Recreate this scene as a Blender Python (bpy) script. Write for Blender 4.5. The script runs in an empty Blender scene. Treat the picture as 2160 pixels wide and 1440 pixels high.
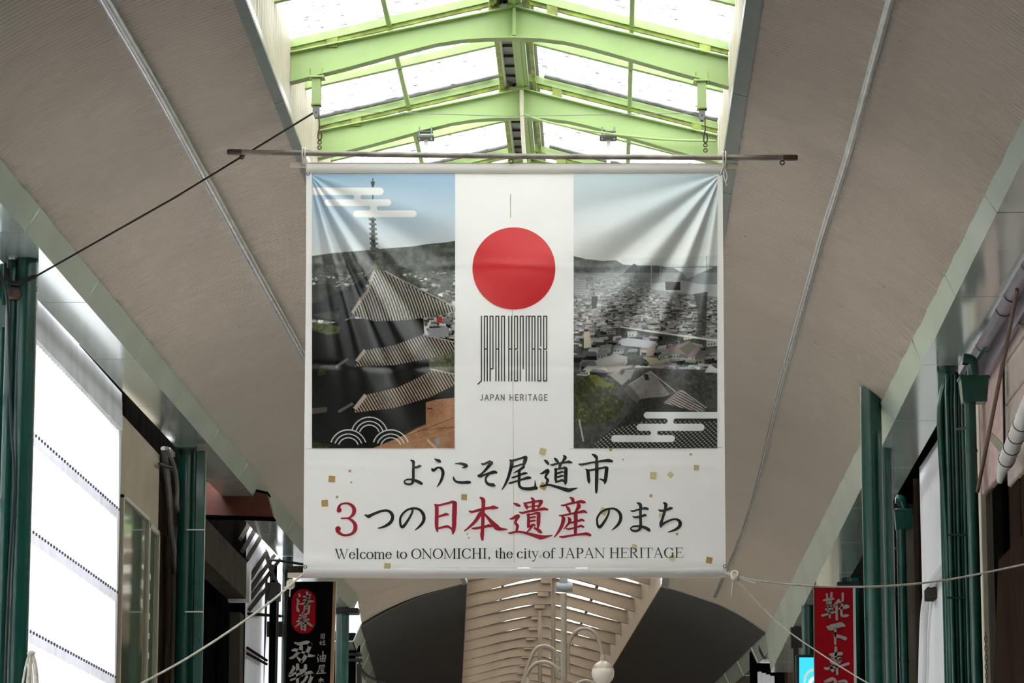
import bpy, math, random
import numpy as np
from mathutils import Vector, Matrix

random.seed(7)
RNG = np.random.default_rng(7)
SC = bpy.context.scene
COL = SC.collection

# ------------------------------------------------------------------ camera
F, CX, CY = 6750.0, 1080.0, 720.0            # focal length and centre in 2160x1440 pixels
VPX, VPY = 1280.0, 1985.0                     # where the street's direction meets the picture
_d = np.array([VPX - CX, CY - VPY, F]); _d /= np.linalg.norm(_d)
PSI = math.asin(_d[0]); THE = math.asin(-_d[1] / math.cos(PSI))
RIGHT = np.array([math.cos(PSI), math.sin(PSI), 0.0])
FWD = np.array([-math.sin(PSI) * math.cos(THE), math.cos(PSI) * math.cos(THE), math.sin(THE)])
UP = np.cross(RIGHT, FWD)
CAM = np.array([0.0, 0.0, 1.6])
cam_data = bpy.data.cameras.new('camera'); cam = bpy.data.objects.new('camera', cam_data); COL.objects.link(cam)
cam_data.sensor_width = 36.0; cam_data.lens = F / 2160.0 * 36.0; cam_data.clip_end = 2000.0; cam_data.clip_start = 0.1
_m = Matrix.Identity(4)
for i in range(3):
    _m[i][0], _m[i][1], _m[i][2], _m[i][3] = RIGHT[i], UP[i], -FWD[i], CAM[i]
cam.matrix_world = _m
SC.camera = cam

# ------------------------------------------------------------------ sky, exposure
world = bpy.data.worlds.new('overcast_sky'); SC.world = world; world.use_nodes = True
bg = world.node_tree.nodes['Background']
bg.inputs[0].default_value = (0.94, 0.97, 1.0, 1.0); bg.inputs[1].default_value = 1.0
SC.view_settings.view_transform = 'Standard'; SC.view_settings.look = 'None'
SC.view_settings.gamma = 1.0; SC.view_settings.use_curve_mapping = False
SC.view_settings.exposure = 2.75
SC.cycles.use_denoising = True
SC.cycles.max_bounces = 10; SC.cycles.diffuse_bounces = 6; SC.cycles.glossy_bounces = 4
SC.cycles.transparent_max_bounces = 12; SC.cycles.caustics_reflective = False; SC.cycles.caustics_refractive = False

# ------------------------------------------------------------------ pixel <-> place
def ray(px, py):
    return FWD * F + RIGHT * (px - CX) - UP * (py - CY)
def P(px, py, Y):                              # the point seen at a pixel, on the plane y = Y
    d = ray(px, py); return CAM + d * ((Y - CAM[1]) / d[1])
def Pn(u, v, Y):                               # arrays of pixels onto the plane y = Y
    d = FWD * F + RIGHT * (u - CX)[..., None] - UP * (v - CY)[..., None]
    return CAM + d * ((Y - CAM[1]) / d[..., 1])[..., None]
def PX(px, py, X):                             # the same on a plane x = X
    d = ray(px, py); return CAM + d * ((X - CAM[0]) / d[0])
def proj(p):
    v = np.asarray(p, float) - CAM; z = v @ FWD
    return CX + F * (v @ RIGHT) / z, CY - F * (v @ UP) / z
def bisect(f, a, b):
    fa = f(a)
    for _ in range(60):
        m = (a + b) / 2; fm = f(m)
        if (fm > 0) == (fa > 0): a, fa = m, fm
        else: b = m
    return (a + b) / 2
def Y_px(X, Z, px): return bisect(lambda y: proj((X, y, Z))[0] - px, 12, 300)
def Y_py(X, Z, py): return bisect(lambda y: proj((X, y, Z))[1] - py, 12, 300)
V3 = lambda *a: np.array(a, float)

# ------------------------------------------------------------------ materials
def lin(c):
    c = np.asarray(c, float) / 255.0
    return tuple(np.where(c <= 0.04045, c / 12.92, ((c + 0.055) / 1.055) ** 2.4))
MATS = {}
def mat(name, rgb, rough=0.6, metal=0.0, var=0.12, scale=3.0, bump=0.0, bscale=40.0, spec=0.5, stain=None, stretch=(1, 1, 1), coat=0.0, bdet=3.0):
    if name in MATS: return MATS[name]
    m = bpy.data.materials.new(name); m.use_nodes = True; nt = m.node_tree; b = nt.nodes['Principled BSDF']
    b.inputs['Roughness'].default_value = rough; b.inputs['Metallic'].default_value = metal
    b.inputs['Specular IOR Level'].default_value = spec
    if coat: b.inputs['Coat Weight'].default_value = coat; b.inputs['Coat Roughness'].default_value = 0.15
    base = lin(rgb)
    tc = nt.nodes.new('ShaderNodeTexCoord'); mp = nt.nodes.new('ShaderNodeMapping'); mp.inputs['Scale'].default_value = stretch
    nt.links.new(tc.outputs['Object'], mp.inputs['Vector'])
    n = nt.nodes.new('ShaderNodeTexNoise'); n.inputs['Scale'].default_value = scale; n.inputs['Detail'].default_value = 6.0
    nt.links.new(mp.outputs['Vector'], n.inputs['Vector'])
    r = nt.nodes.new('ShaderNodeValToRGB'); r.color_ramp.elements[0].position = 0.3; r.color_ramp.elements[1].position = 0.7
    lo = stain if stain is not None else tuple(np.asarray(base) * (1 - 1.6 * var))
    if stain is not None: lo = tuple(np.asarray(lin(stain)))
    hi = tuple(np.minimum(1, np.asarray(base) * (1 + var)))
    r.color_ramp.elements[0].color = (*lo, 1); r.color_ramp.elements[1].color = (*hi, 1)
    nt.links.new(n.outputs['Fac'], r.inputs['Fac']); nt.links.new(r.outputs['Color'], b.inputs['Base Color'])
    if bump:
        n2 = nt.nodes.new('ShaderNodeTexNoise'); n2.inputs['Scale'].default_value = bscale; n2.inputs['Detail'].default_value = bdet
        nt.links.new(mp.outputs['Vector'], n2.inputs['Vector'])
        bp = nt.nodes.new('ShaderNodeBump'); bp.inputs['Strength'].default_value = bump; bp.inputs['Distance'].default_value = 0.02
        nt.links.new(n2.outputs['Fac'], bp.inputs['Height']); nt.links.new(bp.outputs['Normal'], b.inputs['Normal'])
    MATS[name] = m
    return m
def vault_mat(name, rgb, ribs, rough):
    m = mat(name, rgb, rough=rough, var=0.05, scale=0.5, spec=0.5)
    nt = m.node_tree; b = nt.nodes['Principled BSDF']; tc = nt.nodes['Texture Coordinate']
    w = nt.nodes.new('ShaderNodeTexWave'); w.wave_type = 'BANDS'; w.bands_direction = 'Y'; w.wave_profile = 'SIN'
    w.inputs['Scale'].default_value = ribs; w.inputs['Distortion'].default_value = 0.0
    nt.links.new(tc.outputs['Object'], w.inputs['Vector'])
    n = nt.nodes.new('ShaderNodeTexNoise'); n.inputs['Scale'].default_value = 1.3
    nt.links.new(tc.outputs['Object'], n.inputs['Vector'])
    mx = nt.nodes.new('ShaderNodeMath'); mx.operation = 'MULTIPLY_ADD'; mx.inputs[1].default_value = 0.08
    nt.links.new(n.outputs['Fac'], mx.inputs[0]); nt.links.new(w.outputs['Fac'], mx.inputs[2])
    bp = nt.nodes.new('ShaderNodeBump'); bp.inputs['Strength'].default_value = 1.0; bp.inputs['Distance'].default_value = 0.009
    nt.links.new(mx.outputs[0], bp.inputs['Height']); nt.links.new(bp.outputs['Normal'], b.inputs['Normal'])
    # old rust and soot spots, each with a shape of its own
    v = nt.nodes.new('ShaderNodeTexVoronoi'); v.inputs['Scale'].default_value = 2.2; v.inputs['Randomness'].default_value = 1.0
    nt.links.new(tc.outputs['Object'], v.inputs['Vector'])
    lt = nt.nodes.new('ShaderNodeMath'); lt.operation = 'LESS_THAN'; lt.inputs[1].default_value = 0.035
    nt.links.new(v.outputs['Distance'], lt.inputs[0])
    mix = nt.nodes.new('ShaderNodeMix'); mix.data_type = 'RGBA'
    old = b.inputs['Base Color'].links[0].from_socket
    nt.links.new(lt.outputs[0], mix.inputs[0]); nt.links.new(old, mix.inputs[6]); mix.inputs[7].default_value = (0.05, 0.035, 0.03, 1)
    nt.links.new(mix.outputs[2], b.inputs['Base Color'])
    return m
def pane_mat(name, clear, tint, dirt, thresh):
    m = bpy.data.materials.new(name); m.use_nodes = True; nt = m.node_tree; nt.nodes.remove(nt.nodes['Principled BSDF'])
    out = nt.nodes['Material Output']
    tr = nt.nodes.new('ShaderNodeBsdfTransparent'); tl = nt.nodes.new('ShaderNodeBsdfTranslucent')
    tr.inputs[0].default_value = (*tint, 1); tl.inputs[0].default_value = (*tint, 1)
    mx = nt.nodes.new('ShaderNodeMixShader'); mx.inputs[0].default_value = 1 - clear
    nt.links.new(tr.outputs[0], mx.inputs[1]); nt.links.new(tl.outputs[0], mx.inputs[2])
    d = nt.nodes.new('ShaderNodeBsdfDiffuse'); d.inputs[0].default_value = (*dirt, 1)
    tc = nt.nodes.new('ShaderNodeTexCoord'); mp = nt.nodes.new('ShaderNodeMapping'); mp.inputs['Scale'].default_value = (10, 40, 10)
    n = nt.nodes.new('ShaderNodeTexNoise'); n.inputs['Scale'].default_value = 1.0; n.inputs['Detail'].default_value = 4
    nt.links.new(tc.outputs['Object'], mp.inputs[0]); nt.links.new(mp.outputs[0], n.inputs['Vector'])
    gt = nt.nodes.new('ShaderNodeMath'); gt.operation = 'GREATER_THAN'; gt.inputs[1].default_value = thresh
    nt.links.new(n.outputs['Fac'], gt.inputs[0])
    mul = nt.nodes.new('ShaderNodeMath'); mul.operation = 'MULTIPLY'; mul.inputs[1].default_value = 0.8
    nt.links.new(gt.outputs[0], mul.inputs[0])
    m2 = nt.nodes.new('ShaderNodeMixShader'); nt.links.new(mul.outputs[0], m2.inputs[0])
    nt.links.new(mx.outputs[0], m2.inputs[1]); nt.links.new(d.outputs[0], m2.inputs[2])
    nt.links.new(m2.outputs[0], out.inputs['Surface'])
    MATS[name] = m; return m

# ------------------------------------------------------------------ mesh helpers
class MB:
    def __init__(s): s.v = []; s.f = []
    def add(s, vs, fs):
        o = len(s.v); s.v.extend([tuple(map(float, v)) for v in vs]); s.f.extend([tuple(o + i for i in f) for f in fs]); return s
    def hexa(s, a):                             # 8 corners: 4 lower then 4 upper in the same order
        return s.add(a, [(3, 2, 1, 0), (4, 5, 6, 7), (0, 1, 5, 4), (1, 2, 6, 5), (2, 3, 7, 6), (3, 0, 4, 7)])
    def box(s, lo, hi):
        (a, b, c), (d, e, f) = lo, hi
        return s.hexa([(a, b, c), (d, b, c), (d, e, c), (a, e, c), (a, b, f), (d, b, f), (d, e, f), (a, e, f)])
    def bev(s, lo, hi, r=0.01):                 # box with chamfered vertical and horizontal edges
        lo = np.array(lo, float); hi = np.array(hi, float); r = min(r, *(0.45 * (hi - lo)))
        pts = []
        for z, k in ((lo[2], r), (lo[2] + r, 0), (hi[2] - r, 0), (hi[2], r)):
            x0, x1, y0, y1 = lo[0] + k, hi[0] - k, lo[1] + k, hi[1] - k
            pts += [(x0 + r, y0, z), (x1 - r, y0, z), (x1, y0 + r, z), (x1, y1 - r, z), (x1 - r, y1, z), (x0 + r, y1, z), (x0, y1 - r, z), (x0, y0 + r, z)]
        fs = [tuple(range(7, -1, -1)), tuple(range(24, 32))]
        for l in range(3):
            for i in range(8): j = (i + 1) % 8; fs.append((l * 8 + i, l * 8 + j, l * 8 + 8 + j, l * 8 + 8 + i))
        return s.add(pts, fs)
    def tube(s, path, r, n=10, cap=True, close=False):
        path = [np.array(p, float) for p in path]; m = len(path)
        rs = r if hasattr(r, '__len__') else [r] * m
        rings = []; prev = None
        for i, p in enumerate(path):
            if close: t = path[(i + 1) % m] - path[i - 1]
            else: t = path[min(i + 1, m - 1)] - path[max(i - 1, 0)]
            t = t / (np.linalg.norm(t) + 1e-12)
            if prev is None:
                a = np.array([0, 0, 1.0]) if abs(t[2]) < 0.9 else np.array([1.0, 0, 0])
            else: a = prev
            u = a - t * (a @ t); u /= np.linalg.norm(u); w = np.cross(t, u); prev = u
            rings.append([p + rs[i] * (math.cos(2 * math.pi * k / n) * u + math.sin(2 * math.pi * k / n) * w) for k in range(n)])
        vs = [q for rg in rings for q in rg]; fs = []
        for i in range(m if close else m - 1):
            j = (i + 1) % m
            for k in range(n): l = (k + 1) % n; fs.append((i * n + k, i * n + l, j * n + l, j * n + k))
        if cap and not close: fs += [tuple(range(n - 1, -1, -1)), tuple((m - 1) * n + k for k in range(n))]
        return s.add(vs, fs)
    def lathe(s, prof, c, n=20):                # profile of (radius, height) about a vertical axis through c
        c = np.array(c, float); vs = []; fs = []
        for (r, h) in prof:
            vs += [c + (r * math.cos(2 * math.pi * k / n), r * math.sin(2 * math.pi * k / n), h) for k in range(n)]
        for i in range(len(prof) - 1):
            for k in range(n): l = (k + 1) % n; fs.append((i * n + k, i * n + l, (i + 1) * n + l, (i + 1) * n + k))
        fs += [tuple(range(n - 1, -1, -1)), tuple((len(prof) - 1) * n + k for k in range(n))]
        return s.add(vs, fs)
    def slab(s, poly, d):                       # a flat outline of 3-D points pushed along the vector d
        poly = [np.array(p, float) for p in poly]; n = len(poly); d = np.array(d, float)
        return s.add(poly + [p + d for p in poly], [tuple(range(n - 1, -1, -1)), tuple(range(n, 2 * n))] + [(i, (i + 1) % n, n + (i + 1) % n, n + i) for i in range(n)])
    def strip(s, A, B, thick):                  # ruled sheet between two polylines, with thickness along the vector
        n = len(A); A = [np.array(p, float) for p in A]; B = [np.array(p, float) for p in B]; t = np.array(thick, float)
        vs = A + B + [p + t for p in A] + [p + t for p in B]; fs = []
        for i in range(n - 1):
            fs.append((i, i + 1, n + i + 1, n + i)); fs.append((2 * n + i, 3 * n + i, 3 * n + i + 1, 2 * n + i + 1))
            fs.append((i, 2 * n + i, 2 * n + i + 1, i + 1)); fs.append((n + i, n + i + 1, 3 * n + i + 1, 3 * n + i))
        fs += [(0, n, 3 * n, 2 * n), (n - 1, 3 * n - 1, 4 * n - 1, 2 * n - 1)]
        return s.add(vs, fs)
    def build(s, name, m, parent=None, smooth=False, origin=None, **tags):
        v = np.array(s.v, float)
        if parent is not None: o = wloc(parent)
        elif origin is not None: o = np.array(origin, float)
        else: o = V3((v[:, 0].min() + v[:, 0].max()) / 2, (v[:, 1].min() + v[:, 1].max()) / 2, v[:, 2].min())
        me = bpy.data.meshes.new(name); me.from_pydata([tuple(p) for p in (v - o)], [], s.f); me.materials.append(m)
        if smooth:
            me.polygons.foreach_set('use_smooth', [True] * len(me.polygons))
            try: me.set_sharp_from_angle(angle=math.radians(40))
            except Exception: pass
        me.update()
        ob = bpy.data.objects.new(name, me); COL.objects.link(ob)
        if parent is not None: ob.parent = parent; ob['_w'] = list(map(float, o))
        else: ob.location = o; ob['_w'] = list(map(float, o))
        for k, t in tags.items(): ob[k] = t
        return ob
def wloc(o): return np.array(o['_w'], float)
def thing(name, loc, label=None, category=None, group=None, kind=None):
    o = bpy.data.objects.new(name, None); COL.objects.link(o); o.location = tuple(map(float, loc)); o['_w'] = list(map(float, loc))
    o.empty_display_size = 0.1
    tag(o, label, category, group, kind); return o
def tag(o, label=None, category=None, group=None, kind=None):
    if label: o['label'] = label
    if category: o['category'] = category
    if group: o['group'] = group
    if kind: o['kind'] = kind
    return o
def catmull(pts, per=6):
    p = [np.array(q, float) for q in pts]
    if len(p) < 3:
        return [p[0] + (p[-1] - p[0]) * t for t in np.linspace(0, 1, per + 1)]
    p = [2 * p[0] - p[1]] + p + [2 * p[-1] - p[-2]]; out = []
    for i in range(1, len(p) - 2):
        for k in range(per):
            t = k / per
            out.append(0.5 * ((2 * p[i]) + (-p[i - 1] + p[i + 1]) * t + (2 * p[i - 1] - 5 * p[i] + 4 * p[i + 1] - p[i + 2]) * t * t + (-p[i - 1] + 3 * p[i] - 3 * p[i + 1] + p[i + 2]) * t ** 3))
    out.append(p[-2]); return out
# ------------------------------------------------------------------ materials in use
M_vault = vault_mat('ribbed_cream_ceiling', (166, 154, 139), 3.75, 0.30)
M_vault2 = vault_mat('shade_grey_ceiling', (34, 33, 31), 3.75, 0.7)  # ceiling colour darkened to stand for the missing light farther on
M_trim = mat('grey_green_trim', (98, 106, 101), rough=0.45, var=0.1)
M_cream = mat('cream_ribbed_sheet', (188, 178, 158), rough=0.5, var=0.08, scale=2)
M_lime = mat('lime_green_paint', (154, 177, 114), rough=0.5, var=0.05, scale=1.2)
M_lime_old_shade = mat('weathered_and_shade_lime', (150, 166, 72), rough=0.6, var=0.2, scale=6, stain=(104, 100, 52))
M_beige_steel = mat('beige_steel_paint', (138, 124, 108), rough=0.6, var=0.08, scale=1.5)
M_brown_steel = mat('brown_steel', (74, 58, 46), rough=0.6, var=0.15)
M_grey = mat('grey_zinc', (128, 130, 132), rough=0.45, metal=0.3, var=0.12)
M_dkgrey = mat('dark_grey_gutter', (92, 92, 88), rough=0.5, var=0.15)
M_whitepipe = mat('white_plastic_pipe', (226, 226, 222), rough=0.4, var=0.05)
M_fascia = mat('pale_green_sheet_metal', (172, 182, 168), rough=0.33, metal=0.2, var=0.08, scale=0.8, coat=0.2)
M_soffit = mat('pale_green_gloss_panel', (200, 212, 204), rough=0.13, metal=0.5, var=0.05, scale=0.7, bump=0.05, bscale=1.2, bdet=0.0, coat=0.4)
M_pane = pane_mat('milky_roof_pane', 0.55, (0.97, 0.98, 0.97), (0.10, 0.09, 0.07), 0.575)
M_pane2 = pane_mat('dimming_roof_pane', 0.5, (0.74, 0.71, 0.66), (0.08, 0.07, 0.06), 0.56)  # darker tint cuts the daylight in the farther arcade
M_ground = mat('grey_paving', (74, 72, 70), rough=0.85, var=0.15, scale=2)
M_paving = mat('pale_bounce_paving', (224, 217, 208), rough=0.6, var=0.08, scale=2)
M_green = mat('dark_green_gloss_paint', (11, 64, 54), rough=0.26, var=0.12, scale=4, coat=0.3)
M_pipe = mat('clear_conduit', (172, 172, 174), rough=0.16, metal=0.3, var=0.12, scale=5, bump=0.08, bscale=3, coat=0.4)
M_black = mat('black_wood_and_shade', (11, 10, 9), rough=0.9, var=0.3, spec=0.0)  # black wood, and shade painted into the recess and the eave
M_darkbrown = mat('dark_brown_board', (44, 35, 29), rough=0.75, var=0.25, spec=0.0, stretch=(6, 6, 0.6))

YB, Y0 = 28.0, -9.0
YE = 65.14
XLI, XRI, XLO, XRO = -2.82, 1.15, -4.96, 3.28
def edge(X, p, q):                              # a long edge of the arcade: straight through two pixels at one X
    a, b = PX(*p, X), PX(*q, X)
    return lambda Y: a + (b - a) * ((Y - a[1]) / (b[1] - a[1]))
e_li = edge(XLI, (520, 0), (985, 1230)); e_ri = edge(XRI, (1573, 0), (1395, 1236))
f_lt = edge(-4.93, (10, 347), (755, 1262)); f_rt = edge(3.25, (2160, 247), (1606, 1351))
def e_lo(Y):                                    # the ceiling ends on the fascia, and flares down past its end
    e = P(764, 1322, YE); t = min(1, max(0, (Y - 63.8) / (YE - 63.8)))
    return V3(e[0], Y, (f_lt(min(Y, 63.8))[2] + .015) * (1 - t) + e[2] * t)
def e_ro(Y):
    e = P(1617, 1333, YE); t = min(1, max(0, (Y - 63.8) / (YE - 63.8)))
    return V3(e[0], Y, (f_rt(min(Y, 63.8))[2] + .015) * (1 - t) + e[2] * t)

# unseen ground, made dark near and pale beyond to steer the bounce light
floor = MB().box((-40, -30, -0.2), (40, 24, 0)).build('floor', M_ground, kind='structure', label='unseen grey asphalt street, kept dark to dim the near ceiling', origin=(0, 0, 0))
MB().box((-40, 24, -0.2), (40, 150, 0)).build('floor', M_paving, kind='structure', label='unseen pale stone paving under the arcade, added to bounce light up', origin=(0, 30, 0))

# ------------------------------------------------------------------ curved ceilings
pxl = [(764, 1322), (795, 1302), (835, 1281), (875, 1263.5), (915, 1250), (950, 1240), (985, 1230)]
pxr = [(1395, 1236), (1427, 1244), (1459, 1254), (1492, 1265), (1525, 1277), (1572, 1302), (1617, 1333)]
def section(pxs, e0, e1, Y):                    # the end's outline, stretched between the two long edges at Y
    Q = [P(x, y, YE) for x, y in catmull(pxs, 4)]
    a, b = e0(Y), e1(Y); qa, qb = Q[0], Q[-1]; out = []
    for q in Q:
        t = (q[0] - qa[0]) / (qb[0] - qa[0])
        out.append(V3(q[0], Y, q[2] + (1 - t) * (a[2] - qa[2]) + t * (b[2] - qb[2])))
    return out
def vault(name, pxs, e0, e1, label):
    mb = MB(); Ys = list(np.linspace(Y0, 63.8, 12)) + [64.4, YE]; S = [section(pxs, e0, e1, y) for y in Ys]; n = len(S[0]); vs = []; fs = []
    for k, off in ((0, 0.0), (1, 0.07)):
        for s_ in S: vs += [p + (0, 0, off) for p in s_]
    N = len(S) * n
    for i in range(len(S) - 1):
        for j in range(n - 1):
            a = i * n + j; fs.append((a, a + 1, a + n + 1, a + n)); fs.append((N + a, N + a + n, N + a + n + 1, N + a + 1))
        a = i * n; fs.append((a, a + n, N + a + n, N + a)); a = i * n + n - 1; fs.append((a, N + a, N + a + n, a + n))
    for j in range(n - 1):
        fs.append((j, N + j, N + j + 1, j + 1)); a = (len(S) - 1) * n + j; fs.append((a, a + 1, N + a + 1, N + a))
    mb.add(vs, fs); return mb.build(name, M_vault, smooth=True, origin=(0, 0, 0), kind='structure', label=label)
ceil_l = vault('ceiling', pxl, e_lo, e_li, 'curved cream ribbed metal ceiling on the left of the skylight')
ceil_r = vault('ceiling', pxr, e_ri, e_ro, 'curved cream ribbed metal ceiling on the right of the skylight')

# grey-green angle along each inner edge, in lengths
def inner_trim(e, sgn, w, name, label):
    t = thing(name, e(YB), label=label, kind='structure'); y = Y0
    while y < YE - 0.1:
        y2 = min(y + 3.64, YE); a, b = e(y), e(y2 - 0.012)
        o = V3(sgn * w, 0, -0.012 - 0.19 * w); u = V3(0, 0, 0.05)
        MB().hexa([a + (0, 0, -0.02), b + (0, 0, -0.02), b + o + (0, 0, -0.02), a + o + (0, 0, -0.02), a + u, b + u, b + o + (0, 0, .004), a + o + (0, 0, .004)]).build('trim_length', M_trim, parent=t)
        y = y2
    return t
inner_trim(e_li, -1, 0.085, 'trim_1', 'grey green metal angle along the left rim of the skylight')
inner_trim(e_ri, 1, 0.13, 'trim_2', 'grey green metal angle along the right rim of the skylight')

# ------------------------------------------------------------------ skylight
ZEL, ZR, ZER, XRG = 9.63, 10.108, 9.579, -0.794
def upstand(name, X, e, ztop, sgn, label):      # ribbed cream wall between ceiling and glazing
    t = thing(name, (X, YB, e(YB)[2]), label=label, kind='structure'); y = Y0; pitch = 0.085
    while y < YE - 0.1:
        y2 = min(y + 2.86, YE); mb = MB(); A = []; B = []
        k = y
        while k < y2 - 1e-6:
            for dy, dx in ((0, 0), (0.035, 0), (0.045, 0.03), (0.075, 0.03)):
                if k + dy < y2:
                    A.append(V3(X - sgn * dx, k + dy, e(k + dy)[2])); B.append(V3(X - sgn * dx, k + dy, ztop))
            k += pitch
        mb.strip(A, B, (-sgn * 0.012, 0, 0)); mb.build('ribbed_sheet', M_cream, parent=t); y = y2
    return t
upstand('wall_left', XLI - 0.005, e_li, ZEL + 0.02, 1, 'narrow cream ribbed wall under the left eave of the skylight')
upstand('wall_right', XRI + 0.005, e_ri, ZER + 0.02, -1, 'narrow cream ribbed wall under the right eave of the skylight')
edgecap = None
sky = thing('window_1', (XRG, YB, ZR), label='milky glazed gable skylight running the length of the arcade', kind='structure')
def gz(X): return ZEL + (ZR - ZEL) * (X + 2.884) / (XRG + 2.884) if X < XRG else ZR + (ZER - ZR) * (X - XRG) / (1.162 - XRG)
PL, PR = -1.93, 0.27                            # purlins at mid slope
DY = 1.43
def rafter_mesh(Y, half, drop, parent, name, m):
    mb = MB()
    for x0, x1 in ((-2.86, XRG - 0.05), (XRG + 0.05, 1.145)):
        a, b = V3(x0, Y, gz(x0)), V3(x1, Y, gz(x1))
        q = []
        for dz in (-drop, 0):
            q += [a + (0, -half, dz), b + (0, -half, dz), b + (0, half, dz), a + (0, half, dz)]
        mb.hexa(q)
    return mb.build(name, m, parent=parent)
ys = [YB + DY * k for k in range(-6, 26)]
for i, Y in enumerate(ys):
    main = abs((Y - YB) / (2 * DY) - round((Y - YB) / (2 * DY))) < 0.01
    rafter_mesh(Y, 0.035, 0.075, sky, 'rafter', M_lime)
    if main:                                    # packers and a channel between rafter and beam; its olive paints underside shade
        mb = MB()
        for x0, x1 in ((-2.83, XRG - 0.1), (XRG + 0.1, 1.14)):
            a, b = V3(x0, Y, gz(x0) - 0.075), V3(x1, Y, gz(x1) - 0.075)
            mb.hexa([a + (0, -0.01, -0.035), b + (0, -0.01, -0.035), b + (0, 0.03, -0.035), a + (0, 0.03, -0.035), a + (0, -0.01, 0), b + (0, -0.01, 0), b + (0, 0.03, 0), a + (0, 0.03, 0)])
        mb.build('packing_channel', M_lime_old_shade, parent=sky)
        mb = MB()
        for x0, x1 in ((-2.83, XRG - 0.22), (XRG + 0.22, 1.14)):
            a, b = V3(x0, Y + 0.10, gz(x0) + 0.0), V3(x1, Y + 0.10, gz(x1) + 0.0)
            mb.tube([a + (0, -0.2, 0.0), b + (0, -0.2, 0.0)], 0.022, 8)
        if Y > YB + 1: mb.build('drip_gutter', M_dkgrey, parent=sky)
        for px in (-2.45, -0.98, -0.45, 0.93):
            MB().box((px - 0.05, Y - 0.03, gz(px) - 0.16), (px + 0.05, Y + 0.03, gz(px) - 0.06)).build('bracket', M_lime_old_shade, parent=sky)
for X in (PL, PR):
    for i in range(len(ys) - 1):
        z = gz(X) - 0.045
        MB().bev((X - 0.022, ys[i] + 0.036, z - 0.05), (X + 0.022, ys[i + 1] - 0.036, z), 0.006).build('purlin', M_lime, parent=sky)
for X in (XRG - 0.20, XRG + 0.12):
    MB().box((X - 0.02, ys[0], gz(X) - 0.13), (X + 0.02, ys[-1], gz(X) - 0.09)).build('perforated_bar', M_lime_old_shade, parent=sky)
for i in range(len(ys) - 1):
    for x0, x1 in ((-2.86, PL), (PL, XRG - 0.16), (XRG + 0.16, PR), (PR, 1.15)):
        a, b = V3(x0 + 0.004, 0, gz(x0) + 0.015), V3(x1 - 0.004, 0, gz(x1) + 0.015); y0, y1 = ys[i] + 0.004, ys[i + 1] - 0.004
        MB().hexa([a + (0, y0, 0), b + (0, y0, 0), b + (0, y1, 0), a + (0, y1, 0), a + (0, y0, .006), b + (0, y0, .006), b + (0, y1, .006), a + (0, y1, .006)]).build('pane', M_pane, parent=sky)
MB().bev((XRG - 0.058, ys[0], 9.955), (XRG + 0.062, ys[-1], 10.06), 0.012).build('ridge_beam', M_lime, parent=sky)
MB().strip([V3(XRG - 0.02, ys[0], 9.955), V3(XRG + 0.02, ys[0], 9.955)], [V3(XRG - 0.02, ys[-1], 9.955), V3(XRG + 0.02, ys[-1], 9.955)], (0, 0, -0.012)).build('ridge_rib', M_lime, parent=sky)
mb = MB(); mb.slab([V3(XRG - 0.17, ys[0], gz(XRG - .17) + .03), V3(XRG, ys[0], ZR + 0.12), V3(XRG + 0.17, ys[0], gz(XRG + .17) + .03), V3(XRG, ys[0], ZR + 0.105)], (0, ys[-1] - ys[0], 0)); mb.build('ridge_cap', M_grey, parent=sky)
mb = MB(); k = ys[0]
while k < ys[-1]: mb.box((XRG - 0.155, k, 10.0), (XRG - 0.062, k + 0.205, 10.02)); k += 0.21
mb.build('ribbed_lining', M_grey, parent=sky)
mb = MB(); k = ys[0] + 0.3
while k < ys[-1]: mb.box((XRG - 0.16, k, 9.975), (XRG - 0.06, k + 0.018, 10.0)); k += 0.36
mb.build('lining_batten', M_brown_steel, parent=sky)
MB().tube([V3(XRG - 0.185, ys[0], 9.985), V3(XRG - 0.185, ys[-1], 9.985)], 0.032, 10).build('white_pipe', M_whitepipe, parent=sky, smooth=True)

# unseen opaque sheets over the first bays, added to darken the near ceiling
for k in range(9):
    y0, y1 = ys[0] - 3.2 * (k + 1) + .01, ys[0] - 3.2 * k
    A = [V3(x, y0, gz(x) + .02) for x in (-2.9, XRG, 1.17)]; B = [V3(x, y1, gz(x) + .02) for x in (-2.9, XRG, 1.17)]
    MB().strip(A, B, (0, 0, .03)).build('light_block_sheet', M_vault, parent=sky)
# steel beams
btop = [(613, 112), (850, 63), (1085, 15), (1310, 69), (1537, 122)]
bbot = [(613, 176), (740, 144), (860, 111), (920, 96), (970, 88), (1025, 84), (1085, 83), (1140, 85), (1190, 91), (1235, 101), (1290, 116), (1410, 151), (1537, 186)]
TOPX = [tuple(P(x, y, YB)[[0, 2]]) for x, y in btop]; BOTX = [tuple(P(x, y, YB)[[0, 2]]) for x, y in bbot]
def topz(x):
    xs, zs = zip(*TOPX); return float(np.interp(x, xs, zs))
def beam_parts(t, fr, m, fw=0.065, drop=0.0):             # fr maps (X, along, Z) to the world
    xs = [p[0] for p in BOTX]; BOT = [(x, z - drop) for x, z in BOTX]
    A = [fr(x, 0, z) for x, z in BOT]; B = [fr(x, 0, topz(x)) for x in xs]
    d = fr(0, 0.012, 0) - fr(0, 0, 0)
    MB().strip([p - d / 2 for p in A], [p - d / 2 for p in B], d).build('web', m, parent=t)
    MB().strip([fr(x, -fw, z) for x, z in BOT], [fr(x, fw, z) for x, z in BOT], (0, 0, 0.014)).build('bottom_flange', m, parent=t)
    MB().strip([fr(x, -fw, topz(x) - 0.012) for x in xs], [fr(x, fw, topz(x) - 0.012) for x in xs], (0, 0, 0.012)).build('top_flange', m, parent=t)
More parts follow.
